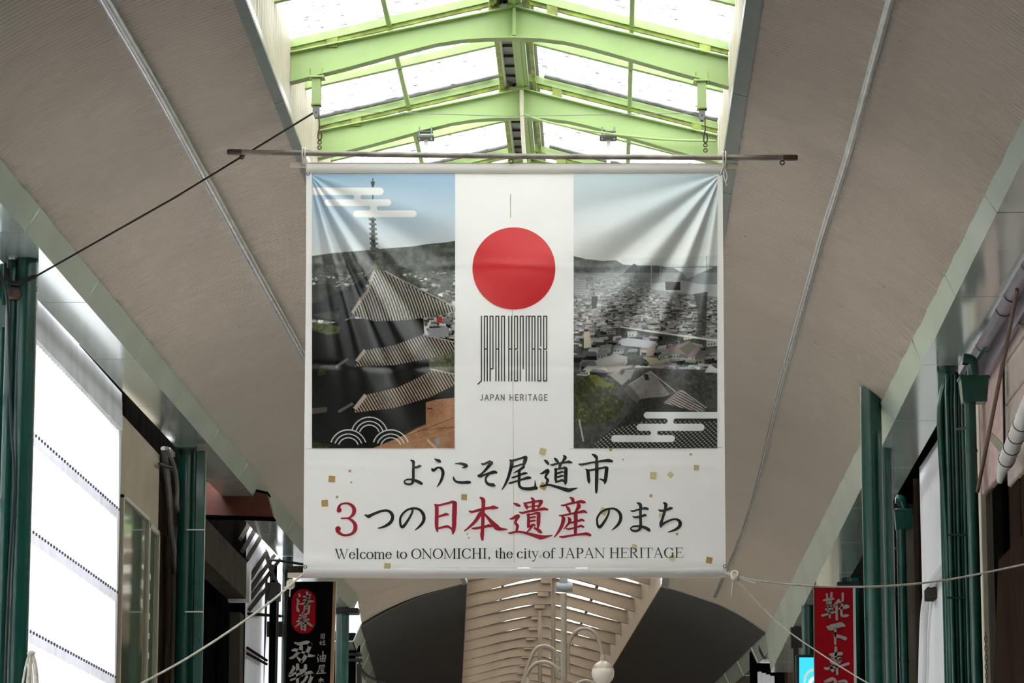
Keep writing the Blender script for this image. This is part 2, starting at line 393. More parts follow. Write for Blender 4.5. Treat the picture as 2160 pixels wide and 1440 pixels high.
where = {0: 'lime green arched steel beam from which the big banner hangs', -1: 'lime green steel beam cut by the top edge, in front of the banner beam', 1: 'lime green steel beam just above the banner pole, with the two grey clamps'}
ORD = ['first', 'second', 'third', 'fourth', 'fifth', 'sixth', 'seventh', 'eighth', 'ninth', 'tenth', 'eleventh', 'twelfth', 'thirteenth', 'fourteenth', 'fifteenth', 'sixteenth', 'seventeenth', 'eighteenth']
for k in range(-2, 13):
    Y = YB + 2 * DY * k
    lab = where.get(k) or ('lime green steel beam nearest the viewer, above the top edge' if k < 0 else 'lime green steel beam behind the banner, %s back from the clamped one' % ORD[k - 2])
    t = thing('steel_beam', (XRG, Y, 9.6), lab, 'beam', 'lime green steel roof beams')
    beam_parts(t, lambda x, a, z, Y=Y: V3(x, Y + a, z), M_lime)
    if k in (0, 1, 2):
        MB().box((XRG - 0.015, Y - 0.06, 9.66), (XRG + 0.015, Y - 0.006, 9.92)).build('stiffener', M_lime, parent=t)
        MB().box((XRG - 0.07, Y - 0.06, 9.925), (XRG + 0.07, Y + 0.06, 9.965)).build('ridge_plate', M_lime, parent=t)

# ------------------------------------------------------------------ gutters: slanted fascia and flat soffit, in sheets
def gutter(side, xt, pt, qt, seam_t, seam_b, pb, qb, xo, names, labels, Yend):
    et = edge(xt, pt, qt); Ys = PX(*seam_t, xt)[1]; xb = P(*seam_b, Ys)[0]; eb = edge(xb, pb, qb)
    sg = -1 if side == 'left' else 1
    tf = thing(names[0], et(YB), label=labels[0], kind='structure'); ts = thing(names[1], eb(YB), label=labels[1], kind='structure')
    L = 3.3; y = Ys - L * math.floor((Ys - 9) / L)
    while y < Yend - 0.05:
        y2 = min(y + L, Yend); g = 0.010
        n = 13; A = []; B = []; ph = random.uniform(0, 6)
        for k in range(n):
            yy = y + g + (y2 - y - 2 * g) * k / (n - 1); w = 0.005 * math.sin(k * 1.3 + ph) + 0.004 * random.uniform(-1, 1)
            A.append(et(yy) + (-sg * w, 0, 0)); B.append(eb(yy) + (sg * w * 0.5, 0, 0))
        MB().strip(A, B, (sg * 0.025, 0, 0.012)).build('fascia_sheet', M_fascia, parent=tf, smooth=True)
        a, b = eb(y + g), eb(y2 - g)
        MB().hexa([a, b, V3(xo, b[1], b[2]), V3(xo, a[1], a[2]), a + (0, 0, .02), b + (0, 0, .02), V3(xo, b[1], b[2] + .02), V3(xo, a[1], a[2] + .02)]).build('soffit_panel', M_soffit, parent=ts)
        a2, b2 = et(y + g), et(y2 - g)           # gutter floor above, so that no sky shows through the joints
        MB().box((min(xb, xo) , a[1] - 0.2, max(a[2], b[2]) + 0.06), (max(xb, xo), b[1] + 0.2, max(a[2], b[2]) + 0.09)).build('gutter_floor', M_dkgrey, parent=ts)
        y = y2
    return et, eb
fl_t, fl_b = gutter('left', -4.93, (10, 347), (755, 1262), (208, 605), (181, 647), (0, 427), (738, 1283), -5.50, ('trim_3', 'trim_4'),
    ('slanting pale green metal fascia of the left gutter', 'glossy pale green soffit under the left gutter'), 63.8)
fr_t, fr_b = gutter('right', 3.25, (2160, 247), (1606, 1351), (1992, 556), (2015, 605), (2160, 332), (1743, 1180), 3.86, ('trim_5', 'trim_6'),
    ('slanting pale green metal fascia of the right gutter', 'glossy pale green soffit under the right gutter'), 65.0)

# clear conduits running along both ceilings
def on_ceiling(px, py, pxs, e0, e1):            # where the line of sight meets the ceiling
    def gap(Y):
        p = P(px, py, Y); S = section(pxs, e0, e1, Y)
        xs = [q[0] for q in S]; zs = [q[2] for q in S]
        return p[2] - np.interp(p[0], xs, zs)
    Y = bisect(gap, 12, 64.9); return P(px, py, Y)
lp = [on_ceiling(x, y, pxl, e_lo, e_li) for x, y in ((226, 0), (325, 170), (412, 330), (478, 450), (560, 600), (640, 745), (700, 860))]
e0 = lp[0] + (lp[0] - lp[1]) * 1.5; e9 = lp[-1] + (lp[-1] - lp[-2]) * 3
MB().tube([p + (0, 0, -0.03) for p in catmull([e0] + lp + [e9], 5)], 0.045, 12).build('ceiling_conduit', M_pipe, smooth=True,
    **dict(label='long pale plastic conduit running along the left curved ceiling', category='conduit'))
rp = [on_ceiling(x, y, pxr, e_ri, e_ro) for x, y in ((1876, 0), (1824, 190), (1784, 335), (1738, 480), (1697, 626), (1668, 730), (1636, 850), (1602, 1000), (1566, 1120), (1508, 1255))]
e0 = rp[0] + (rp[0] - rp[1]) * 2.0
MB().tube([p + (0, 0, -0.02) for p in catmull([e0] + rp, 5)], 0.038, 12).build('ceiling_conduit', M_pipe, smooth=True,
    **dict(label='bent shiny conduit running along the right curved ceiling, broken off below the banner', category='conduit'))

# ------------------------------------------------------------------ the next stretch of arcade, bending to the left
d2 = ray(945, 1925); d2 = d2 / d2[1]
d2 = V3(d2[0], 1.0, 0.0); d2 /= np.linalg.norm(d2); n2 = V3(d2[1], -d2[0], 0)
PIV = V3(XRG, YE, 0)
def fr2(x, a, z): return PIV + n2 * (x - XRG) + d2 * a + V3(0, 0, z)
L2 = 52.0; DROP = 0.0
def sec2(pxs, e0, e1, a):
    return [fr2(p[0], a, p[2]) for p in section(pxs, e0, e1, YE)]
def vault2(pxs, e0, e1, label):
    A = sec2(pxs, e0, e1, 0.02); mb = MB()
    for k in range(4):
        mb.strip([p + d2 * (L2 * k / 4) for p in A], [p + d2 * (L2 * (k + 1) / 4) for p in A], (0, 0, 0.06))
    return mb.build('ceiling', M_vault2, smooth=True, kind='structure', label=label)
c2l = vault2(pxl, e_lo, e_li, 'curved ceiling of the farther arcade, shade painted in as dark grey, left of its beams')
c2r = vault2(pxr, e_ri, e_ro, 'curved ceiling of the farther arcade, shade painted in as dark grey, right of its beams')
for xx, zz, nm, lab in ((XLI, e_li(YE)[2], 'trim_7', 'thin grey edge strip left of the farther arcade beams'), (XRI, e_ri(YE)[2], 'trim_8', 'thin grey edge strip right of the farther arcade beams')):
    a, b = fr2(xx, 0, zz), fr2(xx, L2, zz); s = 1 if xx < 0 else -1
    MB().slab([a, b, b + (0, 0, 0.95), a + (0, 0, 0.95)], n2 * 0.02 * s).build(nm, M_beige_steel, kind='structure', label=lab)
for xx, zz, s, nm, lab in ((XLO, 7.9, -1, 'trim_9', 'pale metal fascia sheets along the left of the farther arcade'), (XRO, 7.78, 1, 'trim_10', 'pale metal fascia sheets along the right of the farther arcade')):
    t = thing(nm, fr2(xx, 0, zz), label=lab, kind='structure')
    for k in range(15):
        a, b = fr2(xx, k * 3.4 + 0.03, zz + 0.05), fr2(xx, k * 3.4 + 3.37, zz + 0.05); o = n2 * (s * 0.16) + V3(0, 0, -0.36)
        MB().strip([a, b], [a + o, b + o], n2 * (s * 0.02)).build('fascia_sheet', M_fascia, parent=t)
        a, b = a + o, b + o
        MB().strip([a, b], [a + n2 * (s * 0.45), b + n2 * (s * 0.45)], (0, 0, 0.02)).build('soffit_panel', M_soffit, parent=t)
sky2 = thing('window_2', fr2(XRG, 0, ZR), label='glazed roof above the beige beams of the farther arcade', kind='structure')
for k in range(36):
    a0, a1 = k * DY + 0.005, (k + 1) * DY - 0.005
    for x0, x1 in ((-2.86, PL), (PL, XRG - 0.13), (XRG + 0.13, PR), (PR, 1.15)):
        q = [fr2(x0, a0, gz(x0) + .015), fr2(x1, a0, gz(x1) + .015), fr2(x1, a1, gz(x1) + .015), fr2(x0, a1, gz(x0) + .015)]
        MB().hexa(q + [p + (0, 0, .006) for p in q]).build('pane', M_pane2, parent=sky2)
a, b = fr2(XRG, 0, 10.0), fr2(XRG, L2, 10.0)
MB().hexa([a - n2 * .12, b - n2 * .12, b + n2 * .12, a + n2 * .12, a - n2 * .12 + (0, 0, .15), b - n2 * .12 + (0, 0, .15), b + n2 * .12 + (0, 0, .15), a + n2 * .12 + (0, 0, .15)]).build('ridge_cap', M_brown_steel, parent=sky2)
for X in (PL, PR):
    a, b = fr2(X, 0, gz(X) - 0.05), fr2(X, L2, gz(X) - 0.05)
    MB().hexa([a - n2 * .03 + (0, 0, -.05), b - n2 * .03 + (0, 0, -.05), b + n2 * .03 + (0, 0, -.05), a + n2 * .03 + (0, 0, -.05), a - n2 * .03, b - n2 * .03, b + n2 * .03, a + n2 * .03]).build('purlin', M_brown_steel, parent=sky2)
for k in range(18):
    a = 0.6 + 2 * DY * k
    t = thing('steel_beam', fr2(XRG, a, 9.6), 'beige steel beam below the banner, %s back from the dark ceiling edge' % ORD[k], 'beam', 'beige beams of the farther arcade')
    beam_parts(t, lambda x, b_, z, a=a: fr2(x, a + b_, z), M_beige_steel, fw=0.06, drop=0.03)
    q = [fr2(x, a - 0.03, gz(x) - 0.02) for x in (-2.84, XRG, 1.14)]
    MB().strip(q, [p + d2 * 0.06 for p in q], (0, 0, -0.06)).build('rafter', M_brown_steel, parent=t)
    q = fr2(XRG - 0.12, a - 0.1, 9.78)
    MB().bev(q - (0.13, 0.02, 0.0), q + (0.13, 0.05, 0.17), 0.01).build('junction_box', M_beige_steel, parent=t)

for s, nm in ((-1, 'left'), (1, 'right')):      # house fronts added to keep side sky off the farther ceiling
    x = XLO - .75 if s < 0 else XRO + .75
    a, b = fr2(x, 5.0 if s < 0 else 3.0, 0), fr2(x, L2, 0); o = n2 * (3.0 * s)
    MB().hexa([a, b, b + o, a + o] + [p + (0, 0, 8.4) for p in (a, b, b + o, a + o)]).build('wall_' + nm, M_darkbrown, kind='structure', label='dark house fronts added to block sky along the farther arcade on the ' + nm)
MB().box((-9, -9.4, 0), (9, -9.05, 11)).build('wall_light_block', M_darkbrown, kind='structure', label='unseen dark wall added behind the viewer to block light')  # unseen wall closing the near end, added to keep light out
a, b = fr2(-8, L2 + 1, 0), fr2(7, L2 + 1, 0)
MB().hexa([a, b, b + d2, a + d2] + [p + (0, 0, 12) for p in (a, b, b + d2, a + d2)]).build('wall_far', M_darkbrown, kind='structure', label='dark houses closing the far end of the street')
# ------------------------------------------------------------------ lettering: brush strokes as (x, y, width), traced per character
def G(ox, oy, s, *strokes):
    return [[(ox + x / s, oy + y / s, w / s) for x, y, w in st] for st in strokes]
BLK = []; RED = []
BLK += G(840, 950, 16,
 [(430,325,50),(510,380,110),(515,480,95),(510,700,95),(510,900,95),(500,1000,100),(480,1080,95),(420,1130,75),(330,1135,70),(240,1110,65),(205,1060,55),(230,1010,50),(320,975,60),(430,975,65),(540,1000,90),(650,1040,105),(750,1090,110),(790,1115,90)],
 [(550,570,70),(640,560,85),(710,530,95),(750,525,70)],
 [(1225,275,30),(1290,315,80),(1370,345,115),(1410,370,80)],
 [(1135,590,25),(1150,640,80),(1185,665,105),(1240,640,90),(1310,585,75),(1380,570,70),(1450,600,95),(1500,680,105),(1510,770,110),(1490,880,100),(1450,1000,90),(1390,1110,70),(1310,1225,25)])
BLK += G(940, 950, 16,
 [(325,440,35),(420,435,55),(520,440,85),(620,470,110),(690,510,130),(700,540,80),(620,570,45),(560,580,25)],
 [(270,885,30),(270,940,65),(310,1010,75),(380,1055,80),(500,1075,95),(620,1078,100),(740,1070,110),(815,1070,90)],
 [(1215,440,50),(1270,460,75),(1380,420,80),(1480,385,110),(1540,415,130)],
 [(1540,415,130),(1440,540,110),(1310,690,80),(1190,800,70),(1130,850,110)],
 [(1110,850,80),(1180,870,85),(1300,820,70),(1420,780,75),(1560,740,110),(1660,725,110),(1710,740,80)],
 [(1480,790,50),(1400,850,70),(1355,940,70),(1360,1030,80),(1410,1110,95),(1500,1150,110),(1600,1160,125),(1660,1190,60)])
BLK += G(1050, 950, 14.4,
 [(365,285,40),(415,330,110),(420,410,120),(400,520,100),(370,640,100),(330,780,90),(270,930,80),(200,1070,60),(130,1180,30)],
 [(440,300,60),(560,275,65),(700,235,60),(800,205,80),(850,220,110)],[(850,210,110),(830,300,120),(800,390,100),(780,450,70)],
 [(460,500,50),(580,465,55),(720,420,60),(790,430,60)],[(780,500,90),(740,530,80),(660,590,70),(560,640,50),(490,680,25)],
 [(430,820,40),(480,810,60),(600,770,60),(720,720,65),(820,690,85),(880,690,50)],
 [(345,985,40),(400,980,65),(560,930,55),(700,890,60),(820,850,75),(920,825,95),(990,825,60)],
 [(650,620,90),(650,750,90),(650,900,85),(645,1020,80),(670,1090,85),(740,1140,85),(850,1160,100),(980,1160,105),(1100,1140,110),(1170,1140,100)],
 [(1150,1150,90),(1140,1060,65),(1135,980,40),(1133,910,20)])
BLK += G(1130, 950, 14.4,
 [(260,285,30),(320,330,90),(380,400,75)],[(150,700,40),(210,685,65),(300,630,95),(360,610,110),(390,640,70)],
 [(380,640,80),(330,720,80),(300,790,70),(290,820,60)],[(290,810,60),(340,860,80),(365,900,85),(340,980,75),(330,1030,70)],
 [(145,1075,40),(220,1075,60),(330,1050,60),(430,1045,65),(580,1085,80),(750,1135,95),(900,1180,120),(1000,1205,120),(1100,1180,90),(1190,1155,55),(1270,1135,20)],
 [(565,225,35),(620,280,90),(675,340,70)],[(850,150,50),(890,210,110),(850,290,80),(790,370,60)],
 [(450,430,40),(520,435,70),(650,395,65),(800,375,65),(950,350,75),(1010,345,95),(1095,365,50)],[(750,400,100),(735,470,90),(720,530,80)],
 [(610,560,80),(610,700,85),(605,850,85),(620,960,60)],[(575,575,50),(700,555,55),(800,540,60),(890,520,80),(940,550,70)],
 [(920,560,105),(915,700,105),(910,850,105),(905,960,100),(900,1020,50)],[(650,690,60),(740,670,60),(790,650,60),(845,655,40)],
 [(650,805,60),(740,785,65),(790,765,60),(850,770,40)],[(620,950,70),(720,925,65),(800,900,75),(880,940,70)])
BLK += G(1205, 950, 14.4,
 [(635,110,40),(720,160,100),(770,220,90),(765,300,70)],[(235,410,40),(310,425,75),(450,400,70),(600,370,60),(760,345,65),(920,320,75),(1060,305,95),(1150,305,110),(1240,325,70)],
 [(770,340,110),(775,500,110),(775,700,108),(770,900,105),(765,1100,95),(762,1230,80),(760,1280,50)],
 [(440,560,30),(500,620,95),(515,750,100),(530,880,105),(540,960,75),(542,985,40)],
 [(500,605,60),(620,590,60),(780,555,65),(930,530,65),(1030,510,80),(1085,535,100)],[(1080,530,110),(1065,660,110),(1050,800,110),(1030,920,105),(1015,1005,40)],
 [(1010,930,80),(950,890,60),(870,865,35)])
RED += G(690, 1045, 14.4,
 [(368,440,150),(362,436,158),(355,400,110),(370,330,90),(430,260,62),(580,232,64),(700,265,85),(790,340,110),(825,440,120),(800,550,110),(730,630,75),(640,680,55),(440,690,52)],
 [(640,690,55),(740,740,80),(830,840,110),(860,950,125),(830,1070,110),(740,1160,85),(600,1200,70),(470,1190,75),(370,1130,100),(318,1070,120),(325,1010,160),(338,1008,160)])
BLK += G(690, 1045, 14.4,
 [(1150,585,40),(1210,615,75),(1270,625,110),(1370,575,90),(1500,520,80),(1640,470,75),(1780,450,72),(1890,480,85),(1965,560,100),(1990,660,100),(1955,770,100),(1870,860,95),(1750,930,75),(1640,970,55),(1560,985,40)])
BLK += G(830, 1045, 14.4,
 [(570,400,60),(575,480,60),(540,570,65),(480,680,70),(410,790,80),(340,890,90),(270,950,95),(220,900,75),(205,800,70),(205,700,70),(240,610,70),(310,520,65),(400,445,65),(520,395,65),(650,385,70),(760,410,75),(850,480,90),(910,580,100),(925,690,100),(900,790,90),(840,880,80),(750,970,60),(660,1040,30)])
RED += G(830, 1045, 14.4,
 [(1250,270,40),(1310,330,110),(1312,600,115),(1310,850,115),(1315,980,100),(1335,1080,60)],[(1270,290,60),(1400,290,65),(1600,240,65),(1720,210,70),(1800,190,90),(1860,240,120)],
 [(1860,230,140),(1855,450,145),(1845,700,140),(1840,900,130),(1820,1050,120),(1803,1160,45)],[(1370,635,65),(1480,600,70),(1590,565,85),(1670,575,50)],
 [(1360,990,60),(1500,960,65),(1620,935,85),(1700,960,70),(1760,1010,60)])
RED += G(970, 1040, 13.09,
 [(265,495,45),(340,515,65),(480,475,70),(650,430,75),(820,405,75),(930,390,105),(1040,405,50)],
 [(570,120,60),(640,180,115),(650,300,105),(640,500,100),(635,800,95),(625,1000,95),(615,1150,105),(620,1250,80),(628,1290,50)],
 [(620,500,90),(540,600,110),(450,740,95),(340,860,75),(230,960,55),(130,1035,35)],[(670,560,60),(780,680,80),(900,820,120),(1020,940,150),(1080,980,110)],
 [(1030,960,130),(1150,990,80),(1300,995,35)],[(345,970,40),(420,970,65),(560,945,70),(700,920,80),(800,895,85),(870,910,60)])
RED += G(1065, 1040, 13.09,
 [(240,275,30),(320,310,85),(400,345,70)],[(150,705,45),(220,690,70),(310,640,90),(370,620,80),(395,640,50)],[(370,650,85),(310,740,80),(290,820,75)],
 [(290,830,70),(345,890,85),(340,960,80),(315,1040,60)],
 [(105,1095,40),(170,1095,60),(300,1065,60),(450,1070,65),(620,1110,75),(780,1155,95),(900,1190,115),(990,1215,130),(1100,1205,90),(1200,1185,55),(1300,1165,25)],
 [(525,265,35),(570,320,90),(600,390,80),(615,430,40)],[(560,275,50),(680,255,55),(800,235,60),(920,215,65),(990,220,90)],[(1000,230,110),(970,310,90),(930,380,60)],
 [(735,130,50),(785,190,95),(785,320,90),(780,470,85)],[(620,380,40),(740,365,40),(860,355,45),(940,355,50)],
 [(405,520,40),(480,540,65),(640,505,65),(800,475,70),(960,445,75),(1080,430,85),(1175,450,55)],
 [(650,590,80),(655,700,85),(650,850,85),(640,930,60)],[(620,600,50),(760,575,50),(880,545,70),(940,555,80)],[(935,560,100),(930,700,105),(925,850,100),(915,940,60)],
 [(690,680,50),(780,660,55),(840,655,45)],[(690,775,50),(770,760,55),(835,755,45)],[(640,920,70),(720,895,60),(790,870,70),(830,895,50)],
 [(740,920,70),(680,1000,55),(600,1080,35)],[(820,960,60),(900,1000,90),(960,1050,100),(1000,1080,70)])
RED += G(1155, 1035, 13.09,
 [(625,180,45),(690,230,95),(705,310,85)],[(380,395,35),(450,400,55),(620,350,60),(780,320,60),(900,295,90),(1000,310,85),(1035,320,50)],
 [(520,420,40),(570,490,90),(610,570,70),(615,600,40)],[(850,370,90),(860,430,120),(810,520,80),(760,600,60)],
 [(330,680,40),(420,680,55),(600,640,55),(780,605,60),(920,580,75),(1000,565,85),(1075,595,50)],
 [(400,700,50),(440,770,110),(420,880,105),(380,990,95),(310,1110,75),(240,1210,50),(180,1275,30)],[(565,735,35),(610,790,100),(590,880,70),(530,960,55),(460,1045,30)],
 [(590,890,60),(720,860,60),(850,830,60),(940,800,75),(1000,820,50)],[(520,1045,40),(590,1055,55),(720,1025,50),(850,990,55),(920,965,70),(990,995,55)],
 [(775,660,110),(780,800,110),(770,1000,95),(768,1180,85)],[(340,1260,45),(420,1270,65),(600,1240,60),(800,1210,60),(960,1195,70),(1080,1185,90),(1175,1220,70)])
BLK += G(1245, 1050, 15.43,
 [(600,360,60),(610,440,65),(580,550,65),(520,670,75),(450,780,85),(380,880,90),(300,940,110),(240,880,80),(225,780,70),(222,690,70),(250,600,70),(310,510,70),(400,430,65),(520,370,65),(660,345,65),(780,350,75),(890,410,90),(970,510,105),(995,630,110),(970,750,105),(900,870,90),(810,960,65),(710,1040,30)],
 [(1320,410,35),(1390,425,65),(1520,390,60),(1680,350,65),(1780,335,85),(1870,350,75)],[(1385,595,30),(1450,625,65),(1560,615,75),(1680,590,75),(1770,555,85),(1810,565,60)],
 [(1530,160,45),(1600,190,100),(1640,250,105),(1635,400,95),(1635,600,95),(1640,800,95),(1640,930,100),(1600,1020,90),(1530,1065,80),(1440,1075,75),(1360,1050,65),(1320,1000,55),(1350,950,50),(1430,920,65),(1560,915,70),(1700,940,90),(1820,980,105),(1910,1040,105),(1925,1060,80)])
BLK += G(1370, 1050, 18,
 [(345,445,35),(420,480,90),(560,470,75),(680,440,90),(780,395,105),(850,390,80)],
 [(525,170,40),(590,210,110),(625,270,130),(600,400,110),(560,550,105),(520,700,100),(470,850,105),(440,960,130),(430,1060,100),(440,1100,60)],
 [(460,1020,110),(560,950,90),(700,880,80),(850,820,75),(1000,805,75),(1110,850,110),(1170,950,135),(1140,1070,130),(1050,1160,110),(930,1220,85),(810,1265,60),(715,1290,35)])
# shop sign on the left
SG1 = G(600, 1235, 13.09,
 [(390,225,40),(430,270,60),(400,295,40)],[(345,360,30),(380,420,75),(365,500,50),(350,600,50),(370,660,80),(385,700,60)],
 [(620,180,50),(640,260,80),(620,400,70),(600,470,60)],[(530,300,40),(620,300,50),(710,260,60)],[(530,400,40),(620,375,45),(690,340,50)],
 [(425,510,40),(540,490,60),(680,430,60),(790,430,40)],[(565,520,45),(550,620,40),(535,710,50)],[(570,530,40),(640,510,45),(690,500,60)],
 [(685,510,60),(680,620,55),(660,750,60)],[(590,580,30),(660,570,30)],[(590,640,30),(660,630,30)],
 [(420,820,40),(520,800,45),(620,780,60)],[(390,900,40),(500,880,45),(600,850,45)],[(330,990,35),(430,960,50),(560,930,50),(670,930,50)],
 [(500,740,50),(500,840,55),(490,920,55)],[(470,960,70),(400,1050,60),(300,1135,25)],[(560,950,60),(660,1040,70),(760,1110,50)],
 [(455,1060,45),(475,1210,50)],[(455,1050,40),(590,1030,55)],[(580,1030,60),(565,1225,55)],[(470,1120,30),(560,1110,30)],[(470,1200,40),(560,1200,40)])
SG1 += G(600, 1330, 13.09,
 [(290,330,50),(400,360,90),(550,330,95),(640,320,100),(710,390,110)],[(710,380,120),(670,500,100),(600,650,110),(540,770,110),(470,860,80)],
 [(460,840,100),(400,780,70),(340,710,30)],[(460,440,100),(450,520,110),(360,620,90),(250,720,80),(160,755,60)],
 [(215,540,50),(300,530,90),(430,560,70),(560,610,70),(680,680,90),(830,690,30)],
 [(240,970,40),(260,1030,90),(200,1130,80),(150,1200,70)],[(150,1230,90),(280,1180,60),(400,1110,80),(480,1080,60)],
 [(360,940,90),(370,1100,90),(360,1300,85),(360,1500,80)],[(180,1360,60),(300,1310,50),(430,1250,60),(540,1200,50)],
 [(580,960,90),(570,1050,100),(480,1170,90),(400,1270,70)],[(540,1190,80),(650,1160,80),(730,1150,90),(780,1230,90)],
 [(770,1220,100),(720,1350,90),(660,1490,80)],[(620,1260,80),(560,1360,70),(460,1460,70)],
 [(1010,90,22),(1010,215,22)],[(1045,90,20),(1045,210,20)],[(1040,95,20),(1110,85,22)],[(1105,90,22),(1095,215,22)],[(1045,150,18),(1100,148,18)],[(1045,205,20),(1100,205,20)],
 [(1000,280,20),(985,340,20),(1030,385,20)],[(1040,300,20),(985,385,20)],[(960,325,18),(1045,315,18)],[(1090,250,20),(1090,380,20)],[(1060,300,18),(1120,290,18)],[(1065,340,18),(1115,335,18)],[(1050,388,20),(1140,380,20)],
 [(930,660,30),(950,680,25)],[(905,730,25),(925,770,35),(935,850,35)],[(1060,570,35),(1065,700,40),(1050,840,35)],[(990,700,30),(1000,840,30)],[(990,700,28),(1140,680,35)],[(1135,690,35),(1110,850,32)],[(1000,770,25),(1120,765,25)],[(1000,840,28),(1110,840,28)],
 [(970,960,25),(1100,950,30),(1090,1000,22)],[(975,1000,22),(1090,995,22)],[(970,965,28),(950,1080,28),(890,1190,28)],[(990,1050,20),(1090,1040,22)],[(1030,1055,20),(1010,1095,20),(1090,1085,20)],[(1050,1090,22),(1050,1160,22)],[(1000,1120,18),(1090,1115,18)],[(930,1175,25),(1130,1160,28)],
 [(950,1345,20),(1075,1335,20)],[(1005,1295,22),(1000,1460,22)],[(1000,1345,20),(945,1410,20)],[(1010,1345,20),(1080,1400,22)])
# red shop sign on the right
SG2 = G(1720, 1240, 14.4,
 [(345,180,60),(360,300,60)],[(490,150,75),(480,300,70)],[(250,370,60),(380,350,80),(540,320,70)],[(350,420,40),(360,500,40)],[(350,510,30),(490,500,40)],[(480,400,40),(470,500,40)],
 [(320,570,60),(320,690,50)],[(310,590,50),(530,560,60)],[(520,580,60),(490,670,60)],[(320,690,50),(510,670,50)],[(425,420,60),(430,700,65),(435,890,55)],[(215,830,80),(340,795,60),(580,725,55)],
 [(710,360,70),(640,460,90),(560,540,70)],[(640,520,80),(645,750,70),(650,950,70)],[(740,420,60),(820,440,60)],
 [(830,160,70),(830,350,65),(810,500,65),(790,700,65),(800,820,80),(870,845,80),(960,830,90),(1010,820,30)],[(720,620,60),(850,590,110),(950,560,130),(1000,560,90)],
 [(360,1175,60),(450,1200,180),(620,1150,160),(780,1110,150),(870,1140,80)],[(600,1230,75),(605,1400,75)])
SG2 += G(1720, 1335, 13.71,
 [(570,0,70),(575,300,65),(577,330,40)],[(610,80,100),(720,100,90),(860,150,110)],
 [(590,420,90),(590,600,70),(590,900,70),(600,960,60)],[(425,610,60),(500,630,120),(620,600,100),(740,590,110)],[(440,760,80),(450,830,70)],[(420,750,70),(590,730,50),(720,730,90)],[(720,760,90),(690,850,70)],
 [(480,880,50),(680,870,50)],[(460,805,26),(720,795,26)],[(280,1010,70),(340,1025,80),(500,990,70),(700,960,65),(950,880,80)],[(620,960,65),(630,1180,65)],[(450,980,90),(500,1080,100)],
 [(280,1400,70),(400,1360,110),(490,1320,100),(570,1370,80),(560,1560,70)],[(300,1420,60),(300,1900,60)],[(310,1500,50),(550,1470,50)],[(640,1410,60),(740,1390,70),(830,1380,80),(900,1450,80),(890,1900,80)],[(650,1420,60),(650,1560,60)])

